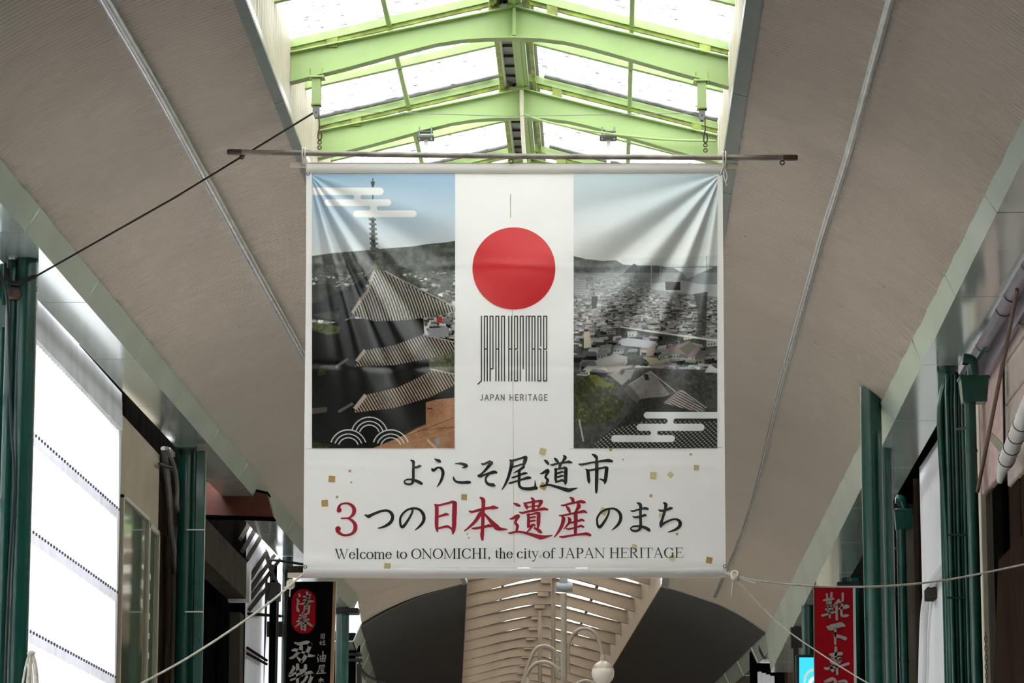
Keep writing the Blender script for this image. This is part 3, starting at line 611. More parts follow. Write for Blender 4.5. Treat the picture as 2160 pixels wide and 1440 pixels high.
# book-face Latin letters: (width, strokes) in thousandths of the letter height unit
TK, TN = 98, 34
def sf(x0, x1, y): return [(x0, y, 26), (x1, y, 26)]
def stem(x, y0, y1): return [(x, y0, TK), (x, y1, TK)]
def ring(cx, cy, rx, ry, a0=0, a1=360, n=24):
    out = []
    for k in range(n + 1):
        a = math.radians(a0 + (a1 - a0) * k / n); out.append((cx + rx * math.cos(a), cy + ry * math.sin(a), TN + (TK + 8 - TN) * abs(math.cos(a)) ** 1.6))
    return out
LAT = {
 'W': (944, [[(90, 645, 92), (300, 20, 60)], [(305, 10, 34), (470, 480, 34)], [(400, 645, 92), (640, 20, 60)], [(645, 10, 34), (845, 645, 34)], sf(5, 190, 650), sf(300, 500, 650), sf(745, 935, 650)]),
 'e': (444, [ring(225, 225, 165, 215, 12, 330), [(75, 265, 30), (395, 265, 30)]]),
 'l': (278, [stem(138, 12, 670), sf(20, 256, 12), [(20, 655, 26), (130, 668, 30)]]),
 'c': (444, [ring(240, 225, 175, 215, 45, 320), [(350, 360, 60), (365, 365, 60)]]),
 'o': (500, [ring(250, 225, 195, 220)]),
 'm': (778, [stem(120, 12, 440), stem(390, 12, 360), stem(655, 12, 360), [(160, 370, 30), (240, 425, 45), (330, 425, 60), (390, 350, 90)], [(430, 370, 30), (510, 425, 45), (600, 425, 60), (655, 350, 90)], sf(16, 225, 12), sf(285, 495, 12), sf(550, 765, 12), [(16, 425, 26), (115, 445, 30)]]),
 't': (278, [[(130, 570, 30), (130, 440, 80), (130, 120, 90), (165, 45, 70), (270, 55, 26)], [(20, 440, 30), (265, 440, 30)]]),
 'O': (722, [ring(361, 330, 290, 325)]),
 'N': (722, [[(110, 0, 34), (110, 640, 34)], [(605, 0, 34), (605, 650, 34)], [(90, 645, 80), (600, 10, 80)], sf(12, 210, 12), sf(12, 140, 650), sf(510, 705, 650)]),
 'M': (889, [[(110, 0, 34), (120, 640, 34)], stem(750, 12, 650), [(120, 640, 90), (430, 40, 60)], [(430, 20, 34), (720, 640, 34)], sf(12, 210, 12), sf(635, 865, 12), sf(12, 160, 650), sf(720, 865, 650)]),
 'I': (333, [stem(166, 12, 650), sf(30, 305, 12), sf(30, 305, 650)]),
 'C': (667, [ring(360, 330, 290, 325, 40, 318), [(585, 650, 26), (590, 450, 26)]]),
 'H': (722, [stem(150, 12, 650), stem(570, 12, 650), [(150, 340, 36), (570, 340, 36)], sf(20, 285, 12), sf(435, 700, 12), sf(20, 285, 650), sf(435, 700, 650)]),
 ',': (250, [[(130, 50, 105), (150, 20, 80), (130, -70, 40), (80, -120, 20)]]),
 'h': (500, [stem(120, 12, 670), stem(375, 12, 340), [(160, 360, 30), (240, 425, 45), (320, 420, 65), (375, 340, 90)], sf(10, 225, 12), sf(275, 485, 12), [(10, 655, 26), (115, 668, 30)]]),
 'i': (278, [stem(138, 12, 440), [(135, 610, 105), (141, 610, 105)], sf(20, 256, 12), [(20, 425, 26), (130, 445, 30)]]),
 'y': (500, [[(85, 440, 90), (260, 60, 60)], [(420, 445, 34), (250, -20, 38), (180, -160, 50), (80, -190, 70)], sf(10, 200, 445), sf(330, 480, 445)]),
 'f': (333, [[(140, 12, TK), (140, 480, TK), (160, 610, 70), (240, 665, 45), (345, 635, 60)], sf(20, 285, 12), [(20, 440, 30), (300, 440, 30)]]),
 'J': (389, [[(235, 640, TK), (235, 150, TK), (205, 50, 70), (130, 0, 40), (40, 40, 70)], sf(95, 365, 650)]),
 'A': (722, [[(105, 10, 34), (345, 655, 40)], [(350, 655, 70), (600, 10, 100)], [(190, 225, 34), (500, 225, 34)], sf(12, 210, 12), sf(455, 705, 12)]),
 'P': (556, [stem(150, 12, 650), [(150, 645, 34), (330, 640, 40), (455, 580, 85), (485, 480, 105), (450, 375, 85), (330, 320, 40), (150, 315, 34)], sf(16, 295, 12), sf(16, 150, 650)]),
 'E': (611, [stem(150, 12, 650), [(150, 645, 34), (540, 645, 34)], [(150, 345, 34), (430, 345, 34)], [(150, 15, 34), (570, 15, 34)], [(543, 655, 26), (548, 520, 26)], [(432, 420, 26), (432, 270, 26)], [(570, 5, 26), (595, 160, 26)], sf(12, 150, 12), sf(12, 150, 650)]),
 'R': (667, [stem(150, 12, 650), [(150, 645, 34), (330, 640, 40), (455, 580, 85), (480, 490, 105), (445, 390, 85), (330, 340, 40), (150, 335, 34)], [(290, 340, 70), (560, 20, 100)], sf(16, 290, 12), sf(500, 655, 12), sf(16, 150, 650)]),
 'T': (611, [stem(305, 12, 640), [(20, 645, 34), (590, 645, 34)], [(25, 655, 26), (18, 500, 26)], [(585, 655, 26), (592, 500, 26)], sf(160, 450, 12)]),
 'G': (722, [ring(360, 330, 290, 325, 40, 325), stem(600, 60, 300), sf(480, 705, 310), [(590, 650, 26), (592, 470, 26)]]),
 ' ': (250, []),
}
def latin(text, x0, x1, yb0, yb1, cap):
    tot = sum(LAT[c][0] for c in text); k = (x1 - x0) / tot; sy = cap / 650.0; x = x0; out = []
    for c in text:
        w, st = LAT[c]
        for s in st:
            out.append([(x + px * k, yb0 + (yb1 - yb0) * ((x + px * k) - x0) / (x1 - x0) - py * sy, ww * (k + sy) / 2) for px, py, ww in s])
        x += w * k
    return out
SANS = {'J': (380, [[(270, 650), (270, 170), (230, 50), (140, 10), (40, 60)]]), 'A': (500, [[(30, 0), (250, 660), (470, 0)], [(110, 220), (390, 220)]]),
 'P': (470, [[(70, 0), (70, 650), (280, 650), (400, 590), (420, 470), (390, 360), (280, 310), (70, 310)]]), 'N': (520, [[(70, 0), (70, 650), (450, 0), (450, 650)]]),
 'H': (520, [[(70, 0), (70, 650)], [(450, 0), (450, 650)], [(70, 340), (450, 340)]]), 'E': (440, [[(400, 650), (70, 650), (70, 0), (400, 0)], [(70, 340), (370, 340)]]),
 'R': (490, [[(70, 0), (70, 650), (290, 650), (400, 590), (420, 490), (390, 390), (290, 330), (70, 330)], [(270, 330), (430, 0)]]), 'I': (200, [[(100, 0), (100, 650)]]),
 'T': (440, [[(20, 650), (420, 650)], [(220, 650), (220, 0)]]), 'G': (520, [[(440, 520), (390, 610), (270, 660), (140, 610), (70, 480), (70, 170), (140, 40), (270, -10), (400, 40), (450, 160), (450, 320), (290, 320)]]), ' ': (240, [])}
def sans(text, x0, x1, yb, cap, w, gap=170):
    tot = sum(SANS[c][0] + gap for c in text) - gap; k = (x1 - x0) / tot; sy = cap / 650.0; x = x0; out = []
    for c in text:
        ww, st = SANS[c]
        for s in st:
            p = [(x + a * k, yb - b * sy, w) for a, b in s]
            q = []
            for i in range(len(p) - 1): q.append([p[i], p[i + 1]])
            out += q
        x += (ww + gap) * k
    return out
def stroke_mesh(mb, strokes, put, per=5):       # put maps a pixel to a place; round ends
    for st in strokes:
        pts = catmull([np.array(p, float) for p in st], per) if len(st) > 2 else [np.array(st[0], float) + (np.array(st[1], float) - np.array(st[0], float)) * t for t in np.linspace(0, 1, max(2, int(abs(st[1][0] - st[0][0]) + abs(st[1][1] - st[0][1])) // 8 + 2))]
        pts = np.array(pts); n = len(pts); xy = pts[:, :2]; w = np.maximum(pts[:, 2], 0.4) / 2
        t = np.gradient(xy, axis=0); t /= (np.linalg.norm(t, axis=1, keepdims=True) + 1e-9); nn = np.stack([-t[:, 1], t[:, 0]], 1)
        Lp = xy + nn * w[:, None]; Rp = xy - nn * w[:, None]
        a0 = math.atan2(nn[0, 1], nn[0, 0]); cap0 = [xy[0] + w[0] * np.array([math.cos(a0 + math.pi * k / 6), math.sin(a0 + math.pi * k / 6)]) for k in range(1, 6)]
        a1 = math.atan2(-nn[-1, 1], -nn[-1, 0]); cap1 = [xy[-1] + w[-1] * np.array([math.cos(a1 + math.pi * k / 6), math.sin(a1 + math.pi * k / 6)]) for k in range(1, 6)]
        q = np.vstack([Lp, Rp, cap0, cap1]); fs = [(i, i + 1, n + i + 1, n + i) for i in range(n - 1)]
        fs.append(tuple([0] + list(range(2 * n, 2 * n + 5)) + [n])); fs.append(tuple([2 * n - 1] + list(range(2 * n + 5, 2 * n + 10)) + [n - 1]))
        vs = put(q[:, 0], q[:, 1])
        mb.add(vs, fs)
    return mb
# ------------------------------------------------------------------ the banner
def white_cloth(name, rgb=(230, 226, 221)):
    m = mat(name, rgb, rough=0.42, var=0.025, scale=2.5, spec=0.4, bump=0.10, bscale=5.0)
    nt = m.node_tree; b = nt.nodes['Principled BSDF']; tl = nt.nodes.new('ShaderNodeBsdfTranslucent'); mx = nt.nodes.new('ShaderNodeMixShader')
    mx.inputs[0].default_value = 0.38; tl.inputs[0].default_value = (.86, .84, .80, 1)      # thin vinyl lets some light through
    nt.links.new(b.outputs[0], mx.inputs[1]); nt.links.new(tl.outputs[0], mx.inputs[2]); nt.links.new(mx.outputs[0], nt.nodes['Material Output'].inputs['Surface'])
    return m
M_cloth = white_cloth('white_banner_vinyl')
M_ink = mat('black_print', (34, 34, 30), rough=0.42, var=0.1)
M_redink = mat('red_print', (168, 32, 48), rough=0.42, var=0.06)
M_disc = mat('red_disc_print', (208, 40, 44), rough=0.42, var=0.05, scale=1.2, bump=0.10, bscale=5)
M_logo = mat('charcoal_print', (48, 46, 42), rough=0.42, var=0.08)
M_greyink = mat('grey_print', (104, 103, 99), rough=0.42, var=0.05)
M_seam = mat('stained_seam', (186, 174, 148), rough=0.6, var=0.3, scale=6)
M_wood = mat('pale_wood_batten', (190, 176, 156), rough=0.6, var=0.1, scale=6)
M_gold = mat('gold_print', (190, 158, 92), rough=0.42, var=0.1)
M_gold2 = mat('pale_gold_print', (208, 196, 142), rough=0.42, var=0.06)
M_wprint = mat('white_print', (232, 231, 226), rough=0.42, var=0.02)
M_rope = mat('pale_cotton_rope', (206, 200, 186), rough=0.9, var=0.15, scale=20)
M_darkrope = mat('dark_rope', (44, 38, 34), rough=0.9, var=0.2, scale=20)
M_steel = mat('weathered_galvanised_steel', (140, 132, 122), rough=0.5, metal=0.35, var=0.18, scale=4, stain=(92, 82, 72))
M_rust = mat('rusty_iron', (78, 56, 44), rough=0.7, var=0.25, scale=8)

def cloth_d(u, v):                              # how far the cloth stands towards the viewer (metres); u, v in picture pixels
    u = np.asarray(u, float); v = np.asarray(v, float); d = np.zeros(np.broadcast(u, v).shape)
    for cx, sg, folds in ((652, 1, ((9, 3.0, -.7), (15.5, 3.0, 1.0), (22.5, 3.2, -1.1), (29, 3.4, 1.15), (36.5, 3.8, -0.9), (45, 5, .75), (57, 6, -.5), (70, 7, .35))),
                          (1521, -1, ((8, 3.0, .6), (15, 3.2, -1.2), (22, 3.4, 1.2), (31, 3.8, -1.1), (40, 4.4, .95), (51, 5, -.75), (63, 6, .5), (75, 6, -.25)))):
        dx, dy = sg * (u - cx), v - 366.0
        r = np.hypot(dx, dy); a = np.degrees(np.arctan2(dx, np.maximum(dy, 1e-6)))
        amp = (np.minimum(r, 260) / 260.0) ** 0.8 * 0.036 * np.exp(-(np.maximum(0, r - 230) / 330.0) ** 2)
        d = d + np.where((dy < 1) | (dx < -30), 0.0, amp * sum(A * np.exp(-((a - c) / w) ** 2) for c, w, A in folds))
    # slack drape low down, the sag above the bottom hem, and the creases of folding
    t = np.clip((v - 345) / 870, 0, 1)
    d = d + 0.010 * t * np.sin((u * 0.6 + v) / 62.0) * (0.4 + 0.6 * np.sin(u / 170.0 + 0.7)) + 0.006 * t * np.sin((u - 0.9 * v) / 45.0 + 1.0)
    d = d + 0.020 * np.exp(-((v - 1186) / 16) ** 2) * (0.5 + 0.5 * np.sin(u / 110.0 + 2.0))
    for cv, cw, A in ((560, 7, .004), (772, 7, -.005), (985, 8, .005)): d = d + A * np.exp(-((v - cv - 4 * np.sin(u / 60.0)) / cw) ** 2)
    return np.where((v < 350) | (v > 1210), 0.0, d)
def BPn(u, v, off=0.0):                         # arrays of banner points
    u = np.asarray(u, float); v = np.asarray(v, float); dy = YB - (cloth_d(u, v) + off)
    d = FWD * F + RIGHT * (u - CX)[..., None] - UP * (v - CY)[..., None]
    return CAM + d * ((dy - CAM[1]) / d[..., 1])[..., None]
def BP(u, v, off=0.0): return BPn(np.array([u]), np.array([v]), off)[0]
banner = thing('banner', P(1085, 1217, YB), 'large white banner with red disc, two townscape photos and Japanese lettering', 'banner')
# cloth, gathered at the top corners
U = np.linspace(0, 1, 221); Vv = np.linspace(0, 1, 221); vs = []; fs = []
for j, b in enumerate(Vv):
    v = 363 + (1197 - 363) * b; t = (v - 345) / 872.0
    l = 645 - 5 * t + 6 * math.exp(-((v - 560) / 260) ** 2) * 0.3; r = 1524 + 7 * t
    vs.extend(BPn(l + (r - l) * U, np.full(len(U), v)))
n = len(U)
for j in range(n - 1):
    for i in range(n - 1): a = j * n + i; fs.append((a, a + n, a + n + 1, a + 1))
MB().add(vs, fs).build('cloth', M_cloth, parent=banner, smooth=True)
# hems sewn round the battens
def hem(v0, v1, l, r, name, sag):
    vs = []; fs = []; K = 10; N = 90
    for i in range(N + 1):
        u = l + (r - l) * i / N; g = 1 + 0.10 * math.sin(u / 9.0) * math.exp(-min(u - l, r - u) / 45.0) + 0.05 * math.sin(u / 23.0)
        c = P(u, (v0 + v1) / 2 + sag * math.sin(math.pi * i / N), YB); h = abs(P(u, v0, YB)[2] - P(u, v1, YB)[2]) / 2
        for k in range(K):
            a = 2 * math.pi * k / K; vs.append(c + (0, -0.032 * math.cos(a) * g, h * math.sin(a)))
    for i in range(N):
        for k in range(K): k2 = (k + 1) % K; fs.append((i * K + k, i * K + k2, (i + 1) * K + k2, (i + 1) * K + k))
    return MB().add(vs, fs).build(name, M_cloth, parent=banner, smooth=True)
hem(345, 366, 646, 1523, 'hem', 0); hem(1196, 1218, 640, 1532, 'hem', 1.5)
a, b = P(612, 348, YB), P(1557, 350, YB); h = 0.022
for (x0, y0, x1, y1) in ((612, 348, 1557, 350), (607, 1213, 1562, 1209)):
    a, b = P(x0, y0, YB), P(x1, y1, YB)
    MB().hexa([a + (0, -.012, -h), b + (0, -.012, -h), b + (0, .012, -h), a + (0, .012, -h), a + (0, -.012, h), b + (0, -.012, h), b + (0, .012, h), a + (0, .012, h)]).build('batten', M_wood, parent=banner, label='pale wooden batten in the hem')
for (u, v) in ((650, 366.5), (1520, 366), (644, 1195), (1529, 1194)):
    c = P(u, v, YB - 0.03); MB().tube([c + (0.013 * math.cos(2 * math.pi * k / 14), 0, 0.013 * math.sin(2 * math.pi * k / 14)) for k in range(14)], 0.005, 6, close=True).build('eyelet', M_grey, parent=banner, smooth=True)

# --- printed photographs: coloured point by point
def vnoise(w, h, cell, seed):
    r = np.random.default_rng(seed); gw, gh = int(w / cell) + 3, int(h / cell) + 3; g = r.random((gh, gw))
    ys, xs = np.mgrid[0:h, 0:w] / cell; x0, y0 = xs.astype(int), ys.astype(int); fx, fy = xs - x0, ys - y0
    fx, fy = fx * fx * (3 - 2 * fx), fy * fy * (3 - 2 * fy)
    return (g[y0, x0] * (1 - fx) + g[y0, x0 + 1] * fx) * (1 - fy) + (g[y0 + 1, x0] * (1 - fx) + g[y0 + 1, x0 + 1] * fx) * fy
class Paint:
    S = 2
    def __init__(s, x0, y0, x1, y1):
        s.o = (x0, y0); s.w, s.h = int((x1 - x0) * s.S), int((y1 - y0) * s.S); s.img = np.zeros((s.h, s.w, 3)); s.box = (x0, y0, x1, y1)
        s.X, s.Y = np.meshgrid(x0 + (np.arange(s.w) + .5) / s.S, y0 + (np.arange(s.h) + .5) / s.S)
    def window(s, poly):
        n = len(poly)
        xs = [p[0] for p in poly]; ys = [p[1] for p in poly]
        i0, i1 = max(0, int((min(ys) - s.o[1]) * s.S) - 1), min(s.h, int((max(ys) - s.o[1]) * s.S) + 2)
        j0, j1 = max(0, int((min(xs) - s.o[0]) * s.S) - 1), min(s.w, int((max(xs) - s.o[0]) * s.S) + 2)
        if i1 <= i0 or j1 <= j0: return None
        X, Y = s.X[i0:i1, j0:j1], s.Y[i0:i1, j0:j1]; q = np.zeros(X.shape, bool)
        for k in range(n):
            (ax, ay), (bx, by) = poly[k], poly[(k + 1) % n]
            if ay == by: continue
            c = ((ay > Y) != (by > Y)) & (X < (bx - ax) * (Y - ay) / (by - ay) + ax); q ^= c
        return i0, i1, j0, j1, q
    def mask(s, poly):
        m = np.zeros((s.h, s.w), bool); r = s.window(poly)
        if r is not None: m[r[0]:r[1], r[2]:r[3]] = r[4]
        return m
    def poly(s, pts, c, k=1.0):
        r = s.window(pts); c = np.asarray(c, float)
        if r is None: return
        i0, i1, j0, j1, q = r; v = s.img[i0:i1, j0:j1]; src = c if c.ndim == 1 else c[i0:i1, j0:j1][q]
        v[q] = v[q] * (1 - k) + src * k
    def put(s, m, c, k=1.0):
        c = np.asarray(c, float)
        src = c if c.ndim == 1 else c[m]
        s.img[m] = s.img[m] * (1 - k) + src * k
    def line(s, x0, y0, x1, y1, w, c):
        d = np.hypot(x1 - x0, y1 - y0) + 1e-6; nx, ny = -(y1 - y0) / d * w / 2, (x1 - x0) / d * w / 2
        s.poly([(x0 + nx, y0 + ny), (x1 + nx, y1 + ny), (x1 - nx, y1 - ny), (x0 - nx, y0 - ny)], c)
    def done(s):
        return s.img.reshape(s.h // s.S, s.S, s.w // s.S, s.S, 3).mean((1, 3))
def bar(p, x0, x1, y0, y1, c):
    r = (y1 - y0) / 2; m = (p.Y > y0) & (p.Y < y1) & (p.X > x0 + r) & (p.X < x1 - r)
    for cx in (x0 + r, x1 - r): m |= (p.X - cx) ** 2 + (p.Y - (y0 + y1) / 2) ** 2 < r * r
    p.put(m, c)
def neck(p, x0, x1, y0, y1, c):
    r = (y1 - y0) / 2; m = (p.Y > y0 - 1) & (p.Y < y1 + 1) & (p.X > x0 - r) & (p.X < x1 + r)
    for cx in (x0 - r, x1 + r): m &= ~((p.X - cx) ** 2 + (p.Y - (y0 + y1) / 2) ** 2 < r * r)
    p.put(m, c)
WH = (233, 232, 227)
def nz(p, cell, seed): return vnoise(p.w, p.h, cell * p.S, seed)
def stripes(p, poly, ang, period, hi, lo, seed, bend=0.0):
    m = p.mask(poly); a = math.radians(ang)
    q = p.X * math.cos(a) + p.Y * math.sin(a) + bend * (p.Y - poly[0][1]) ** 2 / 100.0
    f = 0.5 + 0.5 * np.sin(2 * np.pi * q / period); f = np.clip((f - .25) * 1.6, 0, 1) * (0.75 + 0.5 * nz(p, 30, seed)) * (0.8 + .4 * nz(p, 3, seed + 1))
    f = np.clip(f, 0, 1)
    p.put(m, np.asarray(lo) + (np.asarray(hi) - np.asarray(lo)) * f[..., None])
def houses(p, region, n, size, seed, lum=(95, 175), tint=(1, .98, .95)):
    r = np.random.default_rng(seed); m = p.mask(region); xs = [q[0] for q in region]; ys = [q[1] for q in region]; keep = p.img.copy()
    for k in range(n):
        y = min(ys) + (max(ys) - min(ys)) * (k + r.random()) / n; x = r.uniform(min(xs) - 10, max(xs) + 10); t = (y - min(ys)) / (max(ys) - min(ys) + 1e-6)
        w = (size[0] + (size[1] - size[0]) * t) * r.uniform(.6, 1.4); h = w * r.uniform(.2, .36); s = r.uniform(-.16, .16); ov = w * r.uniform(-.05, .3); wl = w * r.uniform(.25, .42)
        c = r.uniform(*lum) * np.array(tint) * (1 + r.normal(0, .025, 3)); wc = c * (r.uniform(.3, .5) if r.random() < .6 else r.uniform(1.05, 1.3)); sh = lambda a, b: (x + a, y + b + s * a)
        p.poly([sh(0, h * .9), sh(w, h * .9), sh(w, h + wl), sh(0, h + wl)], wc)                                          # wall
        p.poly([sh(w * .96, h), sh(w * 1.22, h * .8), sh(w * 1.22, h + wl * .8), sh(w * .96, h + wl)], wc * .6)
        p.poly([sh(ov, 0), sh(w * .94 + ov * .6, 0), sh(w * 1.06, h), sh(-w * .06, h)], c)                                # roof
        if w > 12:
            for q in range(int(w / 7)): p.poly([sh(3 + q * 6, h + wl * .3), sh(6 + q * 6, h + wl * .3), sh(6 + q * 6, h + wl * .7), sh(3 + q * 6, h + wl * .7)], wc * .45)
        if r.random() < .3: p.line(*sh(ov, 0), *sh(w * .94 + ov * .6, 0), .9, np.minimum(c * 1.35, 235))
    p.img[~m] = keep[~m]
def left_photo():
    p = Paint(658, 365, 960, 945); t = ((p.Y - 365) / 170)[..., None].clip(0, 1)
    p.img[:] = np.array((158, 186, 208)) * (1 - t) + np.array((206, 208, 206)) * t
    g = nz(p, 9, 1) * .6 + nz(p, 3, 2) * .4
    p.poly([(658, 540), (700, 534), (760, 529), (800, 525), (870, 520), (905, 514), (935, 512), (960, 508), (960, 640), (658, 640)], (np.array((58, 60, 56)) + np.array((62, 62, 56)) * g[..., None]))
    houses(p, [(658, 575), (960, 572), (960, 690), (658, 690)], 420, (5, 15), 3, (90, 205), (1, .98, .93))
    p.poly([(658, 600), (700, 598), (720, 640), (658, 660)], np.array((52, 54, 44)) + 30 * g[..., None])
    # spire
    p.line(786.5, 376, 786.5, 560, 1.6, (70, 70, 66)); p.poly([(782, 383), (791, 383), (789, 394), (784, 394)], (66, 66, 60))
    for k in range(8):
        y = 460 + 10.2 * k; p.poly([(778 + k * .3, y), (793 + k * .8, y + 1), (794 + k * .8, y + 5), (779 + k * .3, y + 5)], (96, 96, 84)); p.poly([(783, y + 4), (790 + k * .5, y + 4), (790 + k * .5, y + 11), (783, y + 11)], (64, 66, 60))
    p.poly([(790, 548), (802, 548), (804, 562), (790, 562)], (118, 116, 98)); p.poly([(786, 561), (809, 561), (809, 571), (788, 571)], (128, 124, 110))
    # dark body of the tower
    dk = np.array((24, 24, 21)) + 14 * nz(p, 14, 5)[..., None]
    p.poly([(658, 690), (745, 672), (892, 668), (895, 705), (958, 712), (958, 900), (900, 900), (840, 945), (658, 945)], dk)
    p.poly([(787, 570), (745, 602), (700, 622), (658, 642), (658, 672), (716, 680), (742, 668), (752, 640)], np.array((34, 36, 36)) + 22 * g[..., None])
    p.poly([(658, 664), (700, 655), (717, 664), (712, 677)], np.array((60, 58, 52)) + 30 * g[..., None])
    gr = np.array((58, 62, 34)) + np.array((50, 50, 30)) * nz(p, 3, 8)[..., None]
    p.poly([(659, 680), (700, 684), (722, 690), (715, 703), (690, 706), (659, 696)], gr); p.poly([(675, 770), (690, 768), (688, 790), (670, 792)], gr * .6); p.poly([(658, 930), (700, 938), (690, 945), (658, 945)], gr * .7)
    # right of the tower between roofs
    houses(p, [(888, 668), (958, 652), (958, 715), (905, 708)], 40, (10, 22), 12, (110, 200)); p.poly([(922, 669), (932, 668), (931, 681), (921, 682)], (176, 64, 58))
    p.poly([(903, 692), (940, 690), (948, 710), (912, 712)], (150, 150, 150))
    p.poly([(905, 756), (958, 742), (958, 790), (905, 780)], np.array((70, 70, 48)) + 50 * nz(p, 4, 9)[..., None])
    hi, lo = (196, 186, 170), (52, 47, 42)
    r1 = [(790, 571), (811, 571), (838, 588), (880, 610), (920, 632), (958, 648), (958, 656), (930, 664), (890, 671), (840, 676), (790, 677), (752, 668), (744, 660), (758, 640), (776, 612)]
    stripes(p, r1, -27, 5.4, hi, lo, 21, 0.10)
    p.line(789, 572, 776, 612, 5, (176, 164, 150)); p.line(776, 612, 756, 640, 6, (176, 164, 150)); p.line(756, 640, 743, 660, 6, (170, 158, 146)); p.line(811, 571, 842, 588, 3, (190, 180, 165)); p.line(842, 588, 958, 646, 2.5, (160, 152, 140))
    stripes(p, [(772, 738), (830, 728), (890, 706), (912, 709), (958, 722), (958, 742), (905, 756), (830, 770), (748, 773)], -29, 5.6, (186, 172, 154), (46, 40, 36), 22)
    p.line(770, 738, 752, 762, 7, (170, 158, 146)); p.line(735, 756, 708, 774, 6, (110, 106, 98)); p.line(892, 705, 958, 721, 3, (170, 160, 148))
    stripes(p, [(774, 832), (840, 816), (898, 788), (912, 779), (958, 790), (958, 812), (905, 838), (830, 860), (746, 870)], -30, 5.8, (186, 168, 148), (50, 38, 32), 23)
    p.line(772, 832, 748, 862, 8, (186, 168, 160)); p.line(745, 850, 714, 868, 6, (104, 100, 92)); p.line(908, 778, 958, 789, 3, (176, 164, 150))
    for x, w in ((700, 20), (765, 16), (815, 22)): pass
    br = np.array((146, 106, 78)) + np.array((50, 44, 36)) * (nz(p, 18, 10) * .6 + .4 * nz(p, 3, 11))[..., None]
    p.poly([(898, 848), (920, 842), (958, 838), (958, 945), (786, 945), (850, 918), (898, 893)], br)
    p.line(900, 860, 912, 862, 3, (80, 56, 40)); p.line(898, 893, 850, 913, 3, (70, 54, 44)); p.line(820, 945, 958, 905, 4, (176, 138, 104)); p.line(900, 926, 920, 945, 5, (200, 176, 150)); p.line(860, 918, 958, 880, 1, (90, 66, 50)); p.line(880, 908, 958, 900, 1, (96, 70, 52))
    p.poly([(918, 925), (927, 922), (927, 936), (920, 940)], (150, 160, 165))
    p.poly([(658, 860), (690, 858), (690, 868), (658, 873)], (86, 78, 68))
    # white cloud bands and wave crests
    bar(p, 640, 809, 396, 411.5, WH); bar(p, 684, 825, 420.3, 434.6, WH); bar(p, 745, 878.5, 444, 458, WH)
    neck(p, 747.5, 760.5, 411, 421, WH); neck(p, 781.7, 795, 434, 444.5, WH)
    for cx, cy in ((779.3, 917.5), (735, 944.2), (824.2, 944.2)):
        rr = np.hypot(p.X - cx, p.Y - cy); up = (cy - p.Y)
        if cy < 930: cut = (np.hypot(p.X - 735, p.Y - 944.2) > 39) & (np.hypot(p.X - 824.2, p.Y - 944.2) > 39)
        else: cut = True
        for R, e in ((38.3, 12), (29.6, 9.5), (21.8, 7)):
            p.put((abs(rr - R) < 1.05) & (up > e) & cut, WH)
    return p
